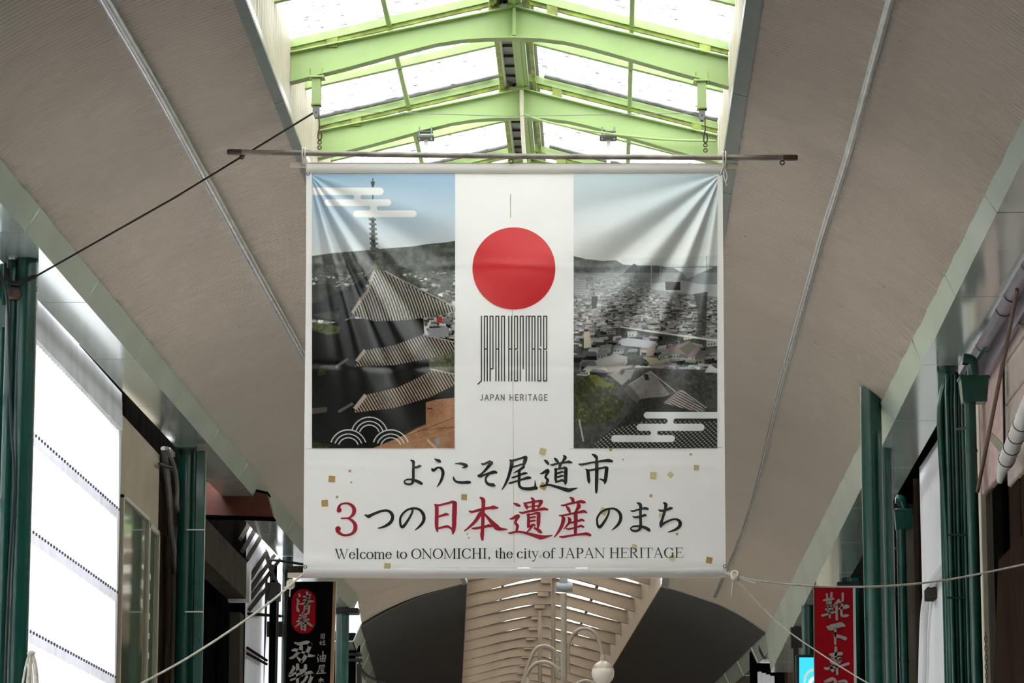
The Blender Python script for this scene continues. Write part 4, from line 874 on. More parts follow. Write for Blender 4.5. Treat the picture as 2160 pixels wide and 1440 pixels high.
def right_photo():
    p = Paint(1210, 365, 1513, 945); t = ((p.Y - 365) / 180)[..., None].clip(0, 1)
    p.img[:] = np.array((196, 208, 214)) * (1 - t) + np.array((214, 212, 205)) * t
    g = nz(p, 9, 31) * .6 + nz(p, 3, 32) * .4
    p.poly([(1310, 546), (1360, 543), (1420, 545), (1513, 538), (1513, 600), (1310, 590)], (190, 196, 198), .6)
    p.poly([(1210, 540), (1235, 546), (1270, 550), (1300, 549), (1315, 558), (1345, 560), (1385, 560), (1420, 565), (1440, 575), (1450, 590), (1450, 640), (1210, 640)], np.array((86, 88, 86)) + 50 * g[..., None])
    p.poly([(1300, 590), (1337, 556), (1345, 560), (1345, 600)], (58, 60, 60)); p.poly([(1445, 590), (1513, 560), (1513, 600), (1450, 600)], np.array((92, 98, 100)) + 36 * g[..., None])
    p.poly([(1372, 598), (1440, 592), (1470, 598), (1513, 603), (1513, 626), (1440, 618), (1370, 612)], (182, 186, 186)); p.line(1338, 566, 1513, 562, 1.3, (90, 94, 96)); p.line(1490, 540, 1490, 572, 1.4, (96, 98, 100)); p.line(1374, 548, 1374, 600, 1.6, (190, 192, 192)); p.line(1394, 552, 1392, 588, 1.2, (180, 182, 184))
    hs = np.array((112, 110, 108)) + 70 * (nz(p, 4, 33)[..., None] - .3)
    p.poly([(1210, 578), (1300, 582), (1372, 592), (1372, 610), (1440, 618), (1513, 626), (1513, 700), (1210, 700)], hs)
    houses(p, [(1210, 580), (1300, 582), (1372, 594), (1372, 612), (1440, 620), (1513, 630), (1513, 720), (1210, 720)], 1500, (3.5, 15), 34, (96, 180))
    al = np.clip((655 - p.Y) / 110, 0, .5)[..., None] * (p.Y > 575)[..., None]; p.img[:] = p.img * (1 - al) + np.array((172, 174, 174)) * al
    p.poly([(1403, 594), (1435, 594), (1435, 612), (1404, 612)], (56, 50, 48)); p.poly([(1212, 590), (1236, 590), (1236, 622), (1212, 622)], (176, 174, 170))
    for k in range(6): p.line(1212, 594 + 5 * k, 1236, 594 + 5 * k, 1.4, (120, 120, 118))
    p.poly([(1463, 620), (1492, 615), (1488, 710), (1466, 715), (1472, 660)], (64, 62, 60), .75); p.poly([(1248, 625), (1262, 625), (1258, 650), (1248, 652)], (50, 50, 48))
    dk = np.array((52, 50, 46)) + 46 * (nz(p, 8, 35) * .5 + nz(p, 3, 36) * .5)[..., None]
    p.poly([(1210, 700), (1310, 690), (1410, 705), (1513, 720), (1513, 945), (1210, 945)], dk)
    houses(p, [(1210, 700), (1310, 688), (1410, 700), (1513, 712), (1513, 780), (1340, 775), (1330, 800), (1210, 790)], 150, (15, 32), 37, (86, 182))
    p.line(1308, 689, 1360, 697, 3, (206, 200, 196)); p.line(1360, 697, 1512, 718, 4, (214, 210, 202))
    p.poly([(1310, 715), (1325, 712), (1385, 720), (1380, 735), (1310, 728)], (180, 182, 186)); p.poly([(1365, 735), (1385, 722), (1378, 750), (1362, 752)], (172, 156, 142)); p.poly([(1406, 745), (1415, 725), (1422, 730), (1452, 718), (1478, 735), (1462, 755), (1425, 742)], (142, 122, 120)); p.poly([(1432, 735), (1456, 720), (1470, 730), (1450, 750)], (104, 104, 86))
    p.poly([(1232, 700), (1244, 698), (1248, 732), (1232, 734)], (196, 186, 160)); p.poly([(1255, 760), (1300, 746), (1325, 752), (1318, 770), (1262, 775)], (160, 156, 152)); p.poly([(1275, 770), (1320, 765), (1305, 785), (1282, 784)], (150, 140, 130)); p.poly([(1285, 790), (1298, 784), (1325, 800), (1312, 812)], (150, 144, 134))
    p.poly([(1356, 752), (1385, 755), (1398, 765), (1372, 768)], (182, 166, 140)); p.poly([(1486, 785), (1497, 768), (1513, 778), (1513, 786)], (196, 192, 186))
    for k in range(60):
        a, b = RNG.uniform(1400, 1510), RNG.uniform(765, 840); p.poly([(a, b), (a + 3, b + 1), (a + 2, b + 3)], (150, 148, 142), .6)
    p.poly([(1326, 812), (1372, 782), (1378, 786), (1412, 830), (1440, 842), (1350, 846), (1348, 840)], np.array((116, 110, 104)) + 26 * g[..., None]); p.line(1372, 783, 1440, 838, 2, (176, 170, 162)); p.line(1326, 811, 1371, 783, 1.8, (170, 164, 156)); p.poly([(1358, 790), (1366, 788), (1370, 800), (1362, 802)], (44, 42, 40)); p.poly([(1316, 820), (1328, 812), (1350, 838), (1346, 850), (1330, 840)], (98, 92, 86))
    gr = np.array((44, 46, 30)) + np.array((86, 84, 30)) * (nz(p, 6, 38) * nz(p, 3, 39))[..., None]
    p.poly([(1210, 806), (1230, 798), (1245, 788), (1262, 792), (1285, 805), (1303, 806), (1290, 830), (1318, 850), (1300, 880), (1250, 900), (1210, 900)], gr); p.poly([(1240, 790), (1260, 790), (1280, 806), (1300, 808), (1282, 816), (1256, 812)], (132, 124, 52), .6)
    bl = np.array((46, 45, 42)) + 22 * nz(p, 4, 40)[..., None]
    p.poly([(1300, 900), (1352, 840), (1400, 836), (1425, 828), (1490, 862), (1513, 870), (1513, 945), (1240, 945)], bl)
    stripes(p, [(1400, 850), (1435, 822), (1440, 826), (1490, 866), (1470, 868), (1425, 856)], -62, 5, (190, 180, 172), (84, 74, 70), 41); p.line(1438, 823, 1490, 860, 2, (190, 184, 176)); p.line(1402, 850, 1434, 824, 6, (140, 124, 120))
    tl = p.mask([(1252, 938), (1290, 905), (1370, 885), (1513, 888), (1513, 945), (1250, 945)]); q = np.clip(np.sin((p.X - (p.Y - 880) * -.25) * 2 * np.pi / 9.5) * np.sin((p.Y + p.X * .06) * 2 * np.pi / 8.0 + 2) + .1, 0, 1)
    p.put(tl, np.array((40, 39, 37)) + np.array((150, 148, 142)) * q[..., None])
    p.line(1222, 886, 1232, 930, 3, (170, 166, 156)); p.poly([(1210, 900), (1300, 885), (1262, 930), (1210, 945)], dk * .9, .6); p.line(1222, 884, 1231, 930, 3.5, (168, 164, 154))
    bar(p, 1358, 1540, 868, 882, WH); bar(p, 1343, 1485.6, 893, 908, WH); bar(p, 1289.6, 1423.3, 917, 931.7, WH)
    neck(p, 1408, 1420, 882, 893.5, WH); neck(p, 1373, 1386, 907.5, 917.5, WH)
    return p
M_photo = bpy.data.materials.new('printed_photograph'); M_photo.use_nodes = True
_b = M_photo.node_tree.nodes['Principled BSDF']; _b.inputs['Roughness'].default_value = 0.26; _b.inputs['Specular IOR Level'].default_value = 0.5
_a = M_photo.node_tree.nodes.new('ShaderNodeVertexColor'); _a.layer_name = 'print'; M_photo.node_tree.links.new(_a.outputs['Color'], _b.inputs['Base Color'])
def print_photo(p, label, gam):
    img = p.done(); h, w = img.shape[:2]; x0, y0, x1, y1 = p.box
    vs = np.empty((h, w, 3)); o = wloc(banner)
    gu, gv = np.meshgrid(x0 + (x1 - x0) * np.arange(w) / (w - 1), y0 + (y1 - y0) * np.arange(h) / (h - 1)); vs = BPn(gu, gv, 0.005)
    idx = np.arange(h * w).reshape(h, w); q = np.stack([idx[:-1, :-1], idx[1:, :-1], idx[1:, 1:], idx[:-1, 1:]], -1).reshape(-1, 4)
    me = bpy.data.meshes.new('printed_photo'); me.vertices.add(h * w); me.vertices.foreach_set('co', (vs.reshape(-1, 3) - o).ravel())
    me.loops.add(q.size); me.loops.foreach_set('vertex_index', q.ravel()); me.polygons.add(len(q)); me.polygons.foreach_set('loop_start', np.arange(len(q)) * 4)
    me.update(calc_edges=True); me.polygons.foreach_set('use_smooth', [True] * len(q)); me.materials.append(M_photo)
    ca = me.color_attributes.new('print', 'FLOAT_COLOR', 'POINT'); c = np.ones((h * w, 4)); s = (img.reshape(-1, 3) / 255.0).clip(0, 1) ** gam
    c[:, :3] = np.where(s <= 0.04045, s / 12.92, ((s + .055) / 1.055) ** 2.4); ca.data.foreach_set('color', c.ravel()); me.update()
    ob = bpy.data.objects.new('printed_photo', me); COL.objects.link(ob); ob.parent = banner; ob['_w'] = list(map(float, o)); ob['label'] = label
print_photo(left_photo(), 'printed photo of a tiled pagoda above a town', 1.12); print_photo(right_photo(), 'printed photo of a hillside town by the sea', 1.05)
# --- red disc
vs = [BP(1084, 566, .006)]; fs = []; R, N = 16, 64
for k in range(1, R + 1):
    for i in range(N): a = 2 * math.pi * i / N; vs.append(BP(1084 + 87.5 * k / R * math.cos(a), 566 + 86.8 * k / R * math.sin(a), .006))
for i in range(N): fs.append((0, 1 + (i + 1) % N, 1 + i))
for k in range(R - 1):
    for i in range(N): j = (i + 1) % N; a = 1 + k * N; fs.append((a + i, a + j, a + N + j, a + N + i))
MB().add(vs, fs).build('red_disc', M_disc, parent=banner, smooth=True, label='big red sun disc')
# --- tall narrow lettering under the disc
def lg(x): return 940 + x / 2.6655
ty, my, py_, by = 340 + 871 / 2.6655, 340 + 1055 / 2.6655, 340 + 1166 / 2.6655, 340 + 1234 / 2.6655
w = 2.6; L = []
def V(x, a, b): L.append([(lg(x), a, w), (lg(x), b, w)])
def H(x0, x1, y): L.append([(lg(x0), y, w), (lg(x1), y, w)])
V(201, ty, by); L.append([(lg(201), by, w), (lg(182), by + 7, w)])
for x0, x1 in ((218, 234), (283, 298.5), (486, 502)): V(x0, ty, by); V(x1, ty, by); H(x0, x1, ty); H(x0, x1, my)
V(250, ty, by); V(266, ty, py_); H(250, 266, ty); H(250, 266, py_)
V(315, ty, by); V(331, ty, by); H(315, 331, ty)
V(355, ty, by); V(371, ty, by); H(355, 371, my)
for x0, x1 in ((388, 404), (551, 568)): V(x0, ty, by); V(x1, ty, my); V(x1, my + 4, by); H(x0, x1, ty); H(x0, x1, my); H(x0, x1, by)
V(420, ty, by); V(436, ty, py_); H(420, 436, ty)
V(453, ty, by); V(469, ty, by); H(461, 478, ty)
V(519, ty, by); V(535, ty, my - 6); V(535, my, by); H(519, 535, ty); H(519, 535, by); H(527, 535, my)
put = lambda u, v: BPn(u, v, .0065)
stroke_mesh(MB(), L, put).build('tall_lettering', M_logo, parent=banner, kind='stuff')
stroke_mesh(MB(), sans('JAPAN HERITAGE', 1013, 1155, 844, 12.0, 1.9), put).build('small_lettering', M_greyink, parent=banner, kind='stuff')
put2 = lambda u, v: BPn(u, v, .008)
def characters(strokes, counts, put, m, par, per=5):     # one part for each character
    assert sum(counts) == len(strokes); i = 0
    for c in counts: stroke_mesh(MB(), strokes[i:i + c], put, per).build('brush_character', m, parent=par); i += c
characters(BLK, (2, 2, 2, 4, 9, 15, 7, 1, 1, 1, 3, 3), put2, M_ink, banner)
characters(RED, (2, 5, 6, 19, 11), put2, M_redink, banner)
_txt = 'Welcome to ONOMICHI, the city of JAPAN HERITAGE'; _tot = sum(LAT[c][0] for c in _txt); _x = 706.0
for _c in _txt:
    _w = LAT[_c][0] * (1442 - 706.0) / _tot
    if LAT[_c][1]:
        _y = 1178.5 - 3.0 * (_x - 706) / 736
        stroke_mesh(MB(), latin(_c, _x, _x + _w, _y, _y, 20.5), put2, 3).build('serif_letter', M_ink, parent=banner)
    _x += _w
# --- gold flakes
for (x, y, s, r_, k) in ((700, 1010, 14, 5, 0), (685, 1061, 14, -3, 0), (711, 1048, 5, 20, 0), (738, 993, 5, 10, 0), (741, 1017, 4, 40, 0), (979, 1048, 12, 2, 0), (817, 1194, 14, 6, 1), (1378, 1002, 14, 2, 1), (1414, 1001, 11, 38, 1), (1469, 986, 11, 2, 1), (1457, 958, 5, 30, 0), (1373, 1045, 6, 30, 0), (1428, 1126, 5, 0, 0), (1496, 1181, 13, 12, 0), (1338, 1153, 11, 22, 1), (1418, 1176, 12, 4, 1), (1273, 1078, 15, 26, 1), (1394, 1087, 9, 6, 1), (1288, 948, 6, 5, 0), (1145, 952, 14, 15, 1), (1146, 1025, 14, 28, 0), (986, 1126, 4, 0, 1), (989, 1134, 4, 30, 1), (1140, 1173, 5, 12, 1), (1314, 969, 4, 12, 1)):
    c, s_ = math.cos(math.radians(r_)), math.sin(math.radians(r_)); h = s / 2
    q = [BP(x + c * a - s_ * b, y + s_ * a + c * b, .0065) for a, b in ((-h, -h), (-h, h), (h, h), (h, -h))]
    MB().add(q, [(0, 1, 2, 3)]).build('gold_flake', (M_gold, M_gold2)[k], parent=banner)
# --- sewn seam and its stain down the middle, the seam above the lettering
sm = [[(1078 + 1.5 * math.sin(v / 40.0) + (v - 400) * .008, v, 1.1 if v > 480 else 2.0) for v in range(410, 470, 12)], [(1079 + (v - 410) * .0075, v, 1.0) for v in range(652, 1000, 14)], [(1083 + (v - 990) * .006, v, 0.9) for v in range(990, 1196, 14)]]
for _s in sm: stroke_mesh(MB(), [_s], lambda u, v: BPn(u, v, .0075), 2).build('centre_seam', M_seam, parent=banner)
for _s in ([(646, 946, .7), (760, 946.3, .6), (900, 946, .5)], [(1200, 946, .5), (1400, 946, .6), (1523, 943, .7)]): stroke_mesh(MB(), [_s], lambda u, v: BPn(u, v, .006), 20).build('cross_seam', M_greyink, parent=banner)

# ------------------------------------------------------------------ pole, pulleys, ropes
pa, pb = P(484, 320.5, YB - 0.05), P(1678, 332.5, YB - 0.05)
pole = thing('banner_pole', (pa + pb) / 2, 'long grey steel pole carrying the banner, with dark rubber ends', 'pole')
N = 16; path = [pa + (pb - pa) * (k / N) - (0, 0, 0.012 * math.sin(math.pi * k / N)) for k in range(N + 1)]
MB().tube(path, 0.025, 14).build('tube', M_steel, parent=pole, smooth=True)
for a, b in ((path[0], path[1]), (path[-1], path[-2])):
    d = (b - a) / np.linalg.norm(b - a)
    MB().tube([a - d * .02, a - d * .012, a + d * .11], [0.018, 0.0275, 0.0275], 14).build('end_sleeve', M_brown_steel, parent=pole, smooth=True, label='dark rubber end sleeve')
def ringm(c, r, t, par, m, axis='y', name='eye_ring'):
    pts = []
    for k in range(16):
        a = 2 * math.pi * k / 16; x, z = r * math.cos(a), r * math.sin(a)
        pts.append(c + ((x, 0, z) if axis == 'y' else (0, x, z)))
    return MB().tube(pts, t, 7, close=True).build(name, m, parent=par, smooth=True)
for u, v in ((510, 331), (1078, 340), (1650, 343)): ringm(P(u, v, YB - .05), 0.018, 0.006, pole, M_rust)
for u, v, s in ((674, 311, 1), (1488, 317, 1)): ringm(P(u, v, YB - .05), 0.016, 0.005, pole, M_rust)
def pulley(px, beam_y, tip_y, label, dark):
    c = P(px, beam_y, YB); t = thing('pulley_hanger', c, label, 'pulley')
    zt = c[2]; z1 = P(px, beam_y + 57, YB)[2]; z2 = P(px, tip_y, YB)[2]
    cp = MB().bev((c[0] - .075, YB - .07, zt - .012), (c[0] + .075, YB + .07, zt + .006), .003).build('clamp_plate', M_lime, parent=t)
    for sx in (-.055, .055): MB().tube([V3(c[0] + sx, YB - .055, zt - .03), V3(c[0] + sx, YB - .055, zt + .07)], 0.006, 6).build('bolt', M_lime_old_shade, parent=cp)
    mb = MB(); mb.box((c[0] - .04, YB - .045, z1), (c[0] + .04, YB - .035, zt - .012)); mb.box((c[0] - .04, YB + .035, z1), (c[0] + .04, YB + .045, zt - .012)); mb.box((c[0] - .006, YB - .035, z1), (c[0] + .006, YB + .035, zt - .012)); mb.build('stub_post', M_lime, parent=t)
    MB().box((c[0] - .045, YB - .05, z1 - .012), (c[0] + .045, YB + .05, z1)).build('end_plate', M_lime_old_shade, parent=t)
    for dy in (-.03, .018):
        MB().slab([V3(c[0] - .03, YB + dy, z1 - .012), V3(c[0] + .03, YB + dy, z1 - .012), V3(c[0] + .03, YB + dy, z2 + .045), V3(c[0] + .012, YB + dy, z2 + .003), V3(c[0] - .012, YB + dy, z2 + .003), V3(c[0] - .03, YB + dy, z2 + .045)], (0, .012, 0)).build('cheek', M_grey, parent=t)
    wh = MB().tube([V3(c[0], YB - .018, z2 + .05), V3(c[0], YB + .018, z2 + .05)], 0.026, 14).build('wheel', M_dkgrey, parent=t, smooth=True)
    MB().tube([V3(c[0], YB - .036, z2 + .05), V3(c[0], YB + .032, z2 + .05)], 0.007, 8).build('axle', M_rust, parent=wh)
    return V3(c[0], YB, z2 + .05)
pl = pulley(668, 164, 250, 'green bracket and grey pulley above the banner, left one', 0); pr = pulley(1480, 172, 256, 'green bracket and pale grey pulley above the banner, right one', 1)
def hang(p0, u, v, label, m):                   # wire, hook and ring from the pulley to the pole
    q = P(u, v, YB - .05); t = thing('hanging_hook', q, label, 'hook')
    MB().tube([p0 + (.024, -.02, 0), q + (0, 0, .17)], 0.006, 6).build('wire', m, parent=t)
    MB().tube(catmull([q + (0, 0, .17), q + (-.012, 0, .12), q + (-.014, 0, .07), q + (.004, 0, .05), q + (.016, 0, .07), q + (.018, 0, .1), q + (.012, 0, .14)], 4), 0.007, 7).build('hook', M_rust, parent=t, smooth=True)
    ringm(q + (0, 0, .03), .016, .005, t, M_rust, name='ring')
hang(pl, 674, 307, 'rusty snap hook holding the left part of the banner pole', M_rust); hang(pr, 1488, 313, 'rusty snap hook holding the right part of the banner pole', M_rust)
tl = P(66, 588, 28.28)
MB().tube([pl + (-.02, -.02, .0), pl + (tl - pl) * .5 - (0, 0, .02), tl], 0.0095, 8).build('hoist_rope', M_darkrope, smooth=True, **dict(label='taut dark rope from the left pulley down to the green pillar', category='rope'))
MB().tube([pl + (.02, -.01, .025), (pl + pr) / 2 + (0, 0, -.015), pr + (-.02, -.01, .025)], 0.0035, 6).build('pulley_wire', M_grey, **dict(label='thin wire stretched between the two banner pulleys', category='wire'))
def guy(pts, r, label, knot=None):
    t = thing('guy_rope', pts[0], label, 'rope')
    MB().tube(catmull(pts, 8), r, 8).build('line', M_rope, parent=t, smooth=True)
    if knot is not None:
        c, ends = knot
        for k in range(3): MB().tube([c + (.03 * math.cos(a), .022 * math.sin(a * 1.0), .028 * math.sin(a) + (k - 1) * .012) for a in np.linspace(0, 2 * math.pi, 13)[:-1]], 0.009, 6, close=True).build('knot', M_rope, parent=t, smooth=True)
        for e in ends: MB().tube(catmull([c] + e, 4), 0.006, 6).build('loose_end', M_rope, parent=t, smooth=True)
kl, kr = P(628, 1220, YB - .04), P(1548, 1212, YB - .04)
guy([P(645, 1207, YB - .04), kl, P(560, 1277, 27.6), P(430, 1366, 27), P(300, 1440, 26.4), P(60, 1560, 25.5)], 0.010, 'white guy rope from the bottom left corner of the banner', (P(613, 1232, YB - .05), [[P(612, 1245, YB - .05), P(611, 1258, YB - .05)], [P(598, 1240, YB - .05)]]))
guy([P(1528, 1208, YB - .04), kr, P(1600, 1225, 28), P(1720, 1236, 28.2), P(1860, 1236, 28.5), P(2000, 1222, 28.8), P(2160, 1190, 28.9), P(2230, 1174, 28.7)], 0.009, 'white guy rope from the bottom right corner of the banner', (P(1550, 1213, YB - .05), [[P(1545, 1240, YB - .06), P(1544, 1260, YB - .06)], [P(1570, 1222, YB - .06), P(1594, 1230, YB - .06)], [P(1562, 1235, YB - .06)]]))
guy([kr, P(1640, 1312, 28.0), P(1740, 1384, 27.9), P(1830, 1440, 27.8), P(1990, 1530, 27.6)], 0.006, 'thin white line slanting down past the red shop sign')
def tie(u, v, down, label):                     # cord lashing at the pole
    c = P(u, v, YB - .05); t = thing('lashing_cord', c, label, 'cord')
    for k in (-1, 1):
        z1 = P(u, v + 26, YB)[2]
        MB().tube(catmull([V3(c[0] + .012 * k, YB - .085, c[2] + .03), V3(c[0] + .012 * k, YB - .02, c[2] + .05), V3(c[0] + .013 * k, YB + .0, c[2] - .01), V3(c[0] + .006 * k, YB - .05, z1), V3(c[0] + .012 * k, YB - .085, c[2] - .03)], 4), 0.0065, 6, close=True).build('loop', M_rope, parent=t, smooth=True)
    for e in down: MB().tube(catmull([P(a, b, YB - .06) for a, b in e], 5), 0.005, 6).build('loose_end', M_rope, parent=t, smooth=True)
tie(641, 322, [((640, 313), (650, 316), (662, 319)), ((645, 340), (648, 352), (650, 366))], 'pale cord lashing the banner to the pole at its left corner')
tie(1528, 330, [((1528, 356), (1527, 372), (1533, 392)), ((1530, 356), (1534, 372), (1530, 386)), ((1526, 352), (1522, 360), (1520, 366))], 'pale cord with hanging ends lashing the banner at its right corner')
# clamps and straps on the second beam
for px, s in ((898, 1), (1283, -1)):
    Y = YB + 2 * DY; q = P(px, 287, Y); t = thing('beam_clamp', q, 'dark bolted clamp with a white strap on the lime beam, %s one' % ('left' if s > 0 else 'right'), 'clamp')
    MB().bev(q + (-.085, -.09, -.035), q + (.085, .09, -.005), .008).build('lower_plate', M_dkgrey, parent=t)
    MB().bev(q + (-.075, -.085, .018), q + (.075, -.02, .034), .005).build('upper_plate', M_dkgrey, parent=t)
    for sx in (-.06, .06): MB().tube([q + (sx, -.075, -.06), q + (sx, -.075, .075)], 0.008, 7).build('bolt', M_grey, parent=t)
    MB().box(q + (-.018, -.004, -.75), q + (.022, .004, -.03)).build('strap', M_whitepipe, parent=t, label='white hanging strap')
Y = YB + 2 * DY - .12
MB().tube(catmull([P(1100, 190, Y), P(1101, 240, Y), P(1104, 300, Y), P(1108, 350, Y), P(1112, 420, Y)], 4), 0.02, 8).build('hanging_hose', M_cream, smooth=True, **dict(label='pale hose hanging beside the ridge behind the pole', category='hose'))
MB().tube(catmull([P(1098, 238, Y), P(1150, 256, Y), P(1250, 277, Y), P(1400, 294, Y), P(1510, 297, Y)], 5), 0.012, 8).build('beam_cable', M_lime, smooth=True, **dict(label='green cable running along the right half of the clamped beam', category='cable'))
# ------------------------------------------------------------------ left side of the street
def trans_mat(name, rgb, k):
    m = bpy.data.materials.new(name); m.use_nodes = True; nt = m.node_tree; nt.nodes.remove(nt.nodes['Principled BSDF'])
    d = nt.nodes.new('ShaderNodeBsdfDiffuse'); t = nt.nodes.new('ShaderNodeBsdfTranslucent'); g = nt.nodes.new('ShaderNodeBsdfGlossy'); g.inputs['Roughness'].default_value = .3
    tc = nt.nodes.new('ShaderNodeTexCoord'); mp = nt.nodes.new('ShaderNodeMapping'); mp.inputs['Scale'].default_value = (2, 2, .35); n = nt.nodes.new('ShaderNodeTexNoise'); n.inputs['Scale'].default_value = 2.0; n.inputs['Detail'].default_value = 5
    r = nt.nodes.new('ShaderNodeValToRGB'); c = np.array(lin(rgb)); r.color_ramp.elements[0].color = (*(c * .94), 1); r.color_ramp.elements[1].color = (*c, 1); r.color_ramp.elements[0].position = .3; r.color_ramp.elements[1].position = .55
    nt.links.new(tc.outputs['Object'], mp.inputs[0]); nt.links.new(mp.outputs[0], n.inputs['Vector']); nt.links.new(n.outputs['Fac'], r.inputs['Fac'])
    for s in (d, t): nt.links.new(r.outputs['Color'], s.inputs['Color'])
    mx = nt.nodes.new('ShaderNodeMixShader'); mx.inputs[0].default_value = k; nt.links.new(d.outputs[0], mx.inputs[1]); nt.links.new(t.outputs[0], mx.inputs[2])
    m2 = nt.nodes.new('ShaderNodeMixShader'); m2.inputs[0].default_value = .04; nt.links.new(mx.outputs[0], m2.inputs[1]); nt.links.new(g.outputs[0], m2.inputs[2])
    nt.links.new(m2.outputs[0], nt.nodes['Material Output'].inputs['Surface']); return m
M_trans = trans_mat('milky_corrugated_sheet', (250, 250, 253), 0.55)
M_flash = mat('weathered_white_flashing', (190, 190, 192), rough=0.5, var=0.12, scale=2, stretch=(1, 1, .3))
M_screw = mat('dark_screw', (84, 84, 92), rough=0.5)
M_beige = mat('beige_render', (150, 137, 116), rough=0.85, var=0.08, scale=1.5, bump=0.1)
M_alu = mat('brushed_aluminium_frame', (158, 150, 136), rough=0.4, metal=0.4, var=0.06)
M_glass = mat('olive_window_glass', (72, 78, 58), rough=0.06, var=0.3, scale=0.8, stretch=(1, 1.5, .3), spec=0.8)
M_cable = mat('black_cable', (22, 22, 24), rough=0.5, var=0.1)
M_conduit = mat('grey_conduit', (104, 98, 92), rough=0.55, var=0.15)
M_eave = mat('grey_eave_board', (66, 61, 55), rough=0.7, var=0.12, scale=2, spec=0.0)
M_redcanopy = mat('rust_red_canopy', (92, 44, 28), rough=0.5, var=0.15, scale=3)
M_white = mat('white_painted_wall', (224, 224, 228), rough=0.6, var=0.05, scale=1)
M_signblack = mat('black_sign_board', (13, 13, 13), rough=0.7, var=0.1, spec=0.0)
M_signred = mat('sign_red_paint', (150, 7, 20), rough=0.6, var=0.06, spec=0.1)
M_signwhite = mat('sign_white_paint', (158, 152, 146), rough=0.6, var=0.04, spec=0.1)
M_signwood = mat('sign_edge_wood', (152, 116, 82), rough=0.6, var=0.15, stretch=(8, 8, .6))
M_mortar = mat('pink_grey_rough_mortar', (176, 150, 144), rough=0.95, var=0.12, scale=9, bump=0.9, bscale=28)
M_siding = mat('pale_stone_siding', (164, 150, 142), rough=0.8, var=0.08, scale=3)
M_lilac = mat('lilac_grey_plastic_gutter', (124, 116, 126), rough=0.35, var=0.12)
M_duct = mat('white_flexible_duct', (190, 190, 186), rough=0.5, var=0.1)
M_creamwall = mat('cream_wall', (196, 186, 166), rough=0.8, var=0.06)
M_brownpole = mat('brown_pole', (92, 70, 58), rough=0.6, var=0.15)

XW = -5.6
# translucent corrugated wall: rows of lapped sheets
zl = [PX(70, y, XW)[2] for y in (714, 922, 1129, 1340)]; dz = (zl[0] - zl[3]) / 3
rows = zl + [zl[3] - dz * k for k in range(1, 5)]
wl = thing('wall_left', (XW, 30, 0), label='milky white corrugated sheet wall on the left', kind='structure')
yj = [PX(249, 950, XW)[1] - 3.2 * k for k in (4, 3, 2, 1, 0)]
for r in range(len(rows) - 1):
    zt, zb = rows[r] + 0.03, max(rows[r + 1] - 0.10, 0.02)
    if zt < 0.1: break
    for k in range(len(yj) - 1):
        A = []; B = []; n = int((yj[k + 1] - yj[k]) / 0.0425)
        for i in range(n + 1):
            y = yj[k] + (yj[k + 1] - yj[k] + 0.02) * i / n; w = 0.011 * math.cos(2 * math.pi * (y - 16.9) / 0.17)
            A.append(V3(XW + w + .004, y, zt)); B.append(V3(XW + w + .022, y, zb))
        sh = MB().strip(A, B, (-.003, 0, 0)).build('corrugated_sheet', M_trans, parent=wl, smooth=True)
        mb = MB(); y = 16.9 + 0.17 * math.ceil((yj[k] - 16.9) / 0.17)
        while y < yj[k + 1] and zb > 1: mb.lathe([(.011, -.018), (.014, 0), (.010, .012)], (XW + .034, y, zb + .11), 6); y += 0.17
        if mb.v: mb.build('screw_row', M_screw, parent=sh, kind='stuff')
zs = fl_b(30)[2]
for k in range(len(yj) - 1):
    y0, y1 = yj[k] + .006, yj[k + 1] - .006
    MB().hexa([(XW - .05, y0, rows[0] - .02), (XW + .05, y0, rows[0] - .02), (XW + .05, y1, rows[0] - .02), (XW - .05, y1, rows[0] - .02), (XW - .05, y0, zs + .1), (XW + .03, y0, zs + .1), (XW + .03, y1, zs + .1), (XW - .05, y1, zs + .1)]).build('flashing', M_flash, parent=wl)
MB().box((XW - .08, yj[-1] - .02, 0), (XW + .03, yj[-1] + .05, zs + .0)).build('corner_post', M_flash, parent=wl)

# beige wall with the olive window
Ya, Yb_ = yj[-1] + .06, PX(336, 1000, XW)[1]; zt = PX(254, 868, XW)[2]
wb = MB().bev((XW - .25, Ya, 0), (XW + .0, Yb_, zt), .01).build('wall_left', M_beige, kind='structure', label='beige rendered wall beside the milky sheets')
MB().box((-9.5, Ya - .1, 0), (XW - .3, PX(522, 1300, XW - .3)[1], 8.4)).build('wall_back', M_black, kind='structure', label='building mass behind the left shop fronts, black for the painted recess shade')  # black colour stands for the shade in the recess; also blocks side sky
w3 = thing('window_3', (XW, Ya, 0), label='tall olive tinted window in the beige wall', kind='structure')
def sash(y0, y1, z1, z0, fw, nm):
    x0, x1 = XW + .0, XW + .05
    for lo, hi in (((x0, y0, z0), (x1, y0 + fw, z1)), ((x0, y1 - fw, z0), (x1, y1, z1)), ((x0, y0, z1 - fw), (x1, y1, z1)), ((x0, y0, z0), (x1, y1, z0 + fw))):
        MB().bev(lo, hi, .006).build('frame_bar', M_alu, parent=w3)
    MB().box((x0 + .005, y0 + fw, z0 + fw), (x0 + .02, y1 - fw, z1 - fw)).build('pane', M_glass, parent=w3)
ywa, ywb, ywc = PX(252, 1042, XW)[1] + .05, PX(308, 1100, XW)[1], PX(330, 1120, XW)[1]; zw = PX(253, 1041, XW)[2]
sash(ywa, ywb, zw, 2.6, .045, 'a'); sash(ywb + .02, ywc, zw - .05, 2.6, .07, 'b')
for k in range(5):
    z = PX(312, 1215 + 42 * k, XW)[2]; MB().box((XW + .021, ywb + .12, z - .04), (XW + .025, ywb + .32, z + .03)).build('vent_slot', M_white, parent=w3)

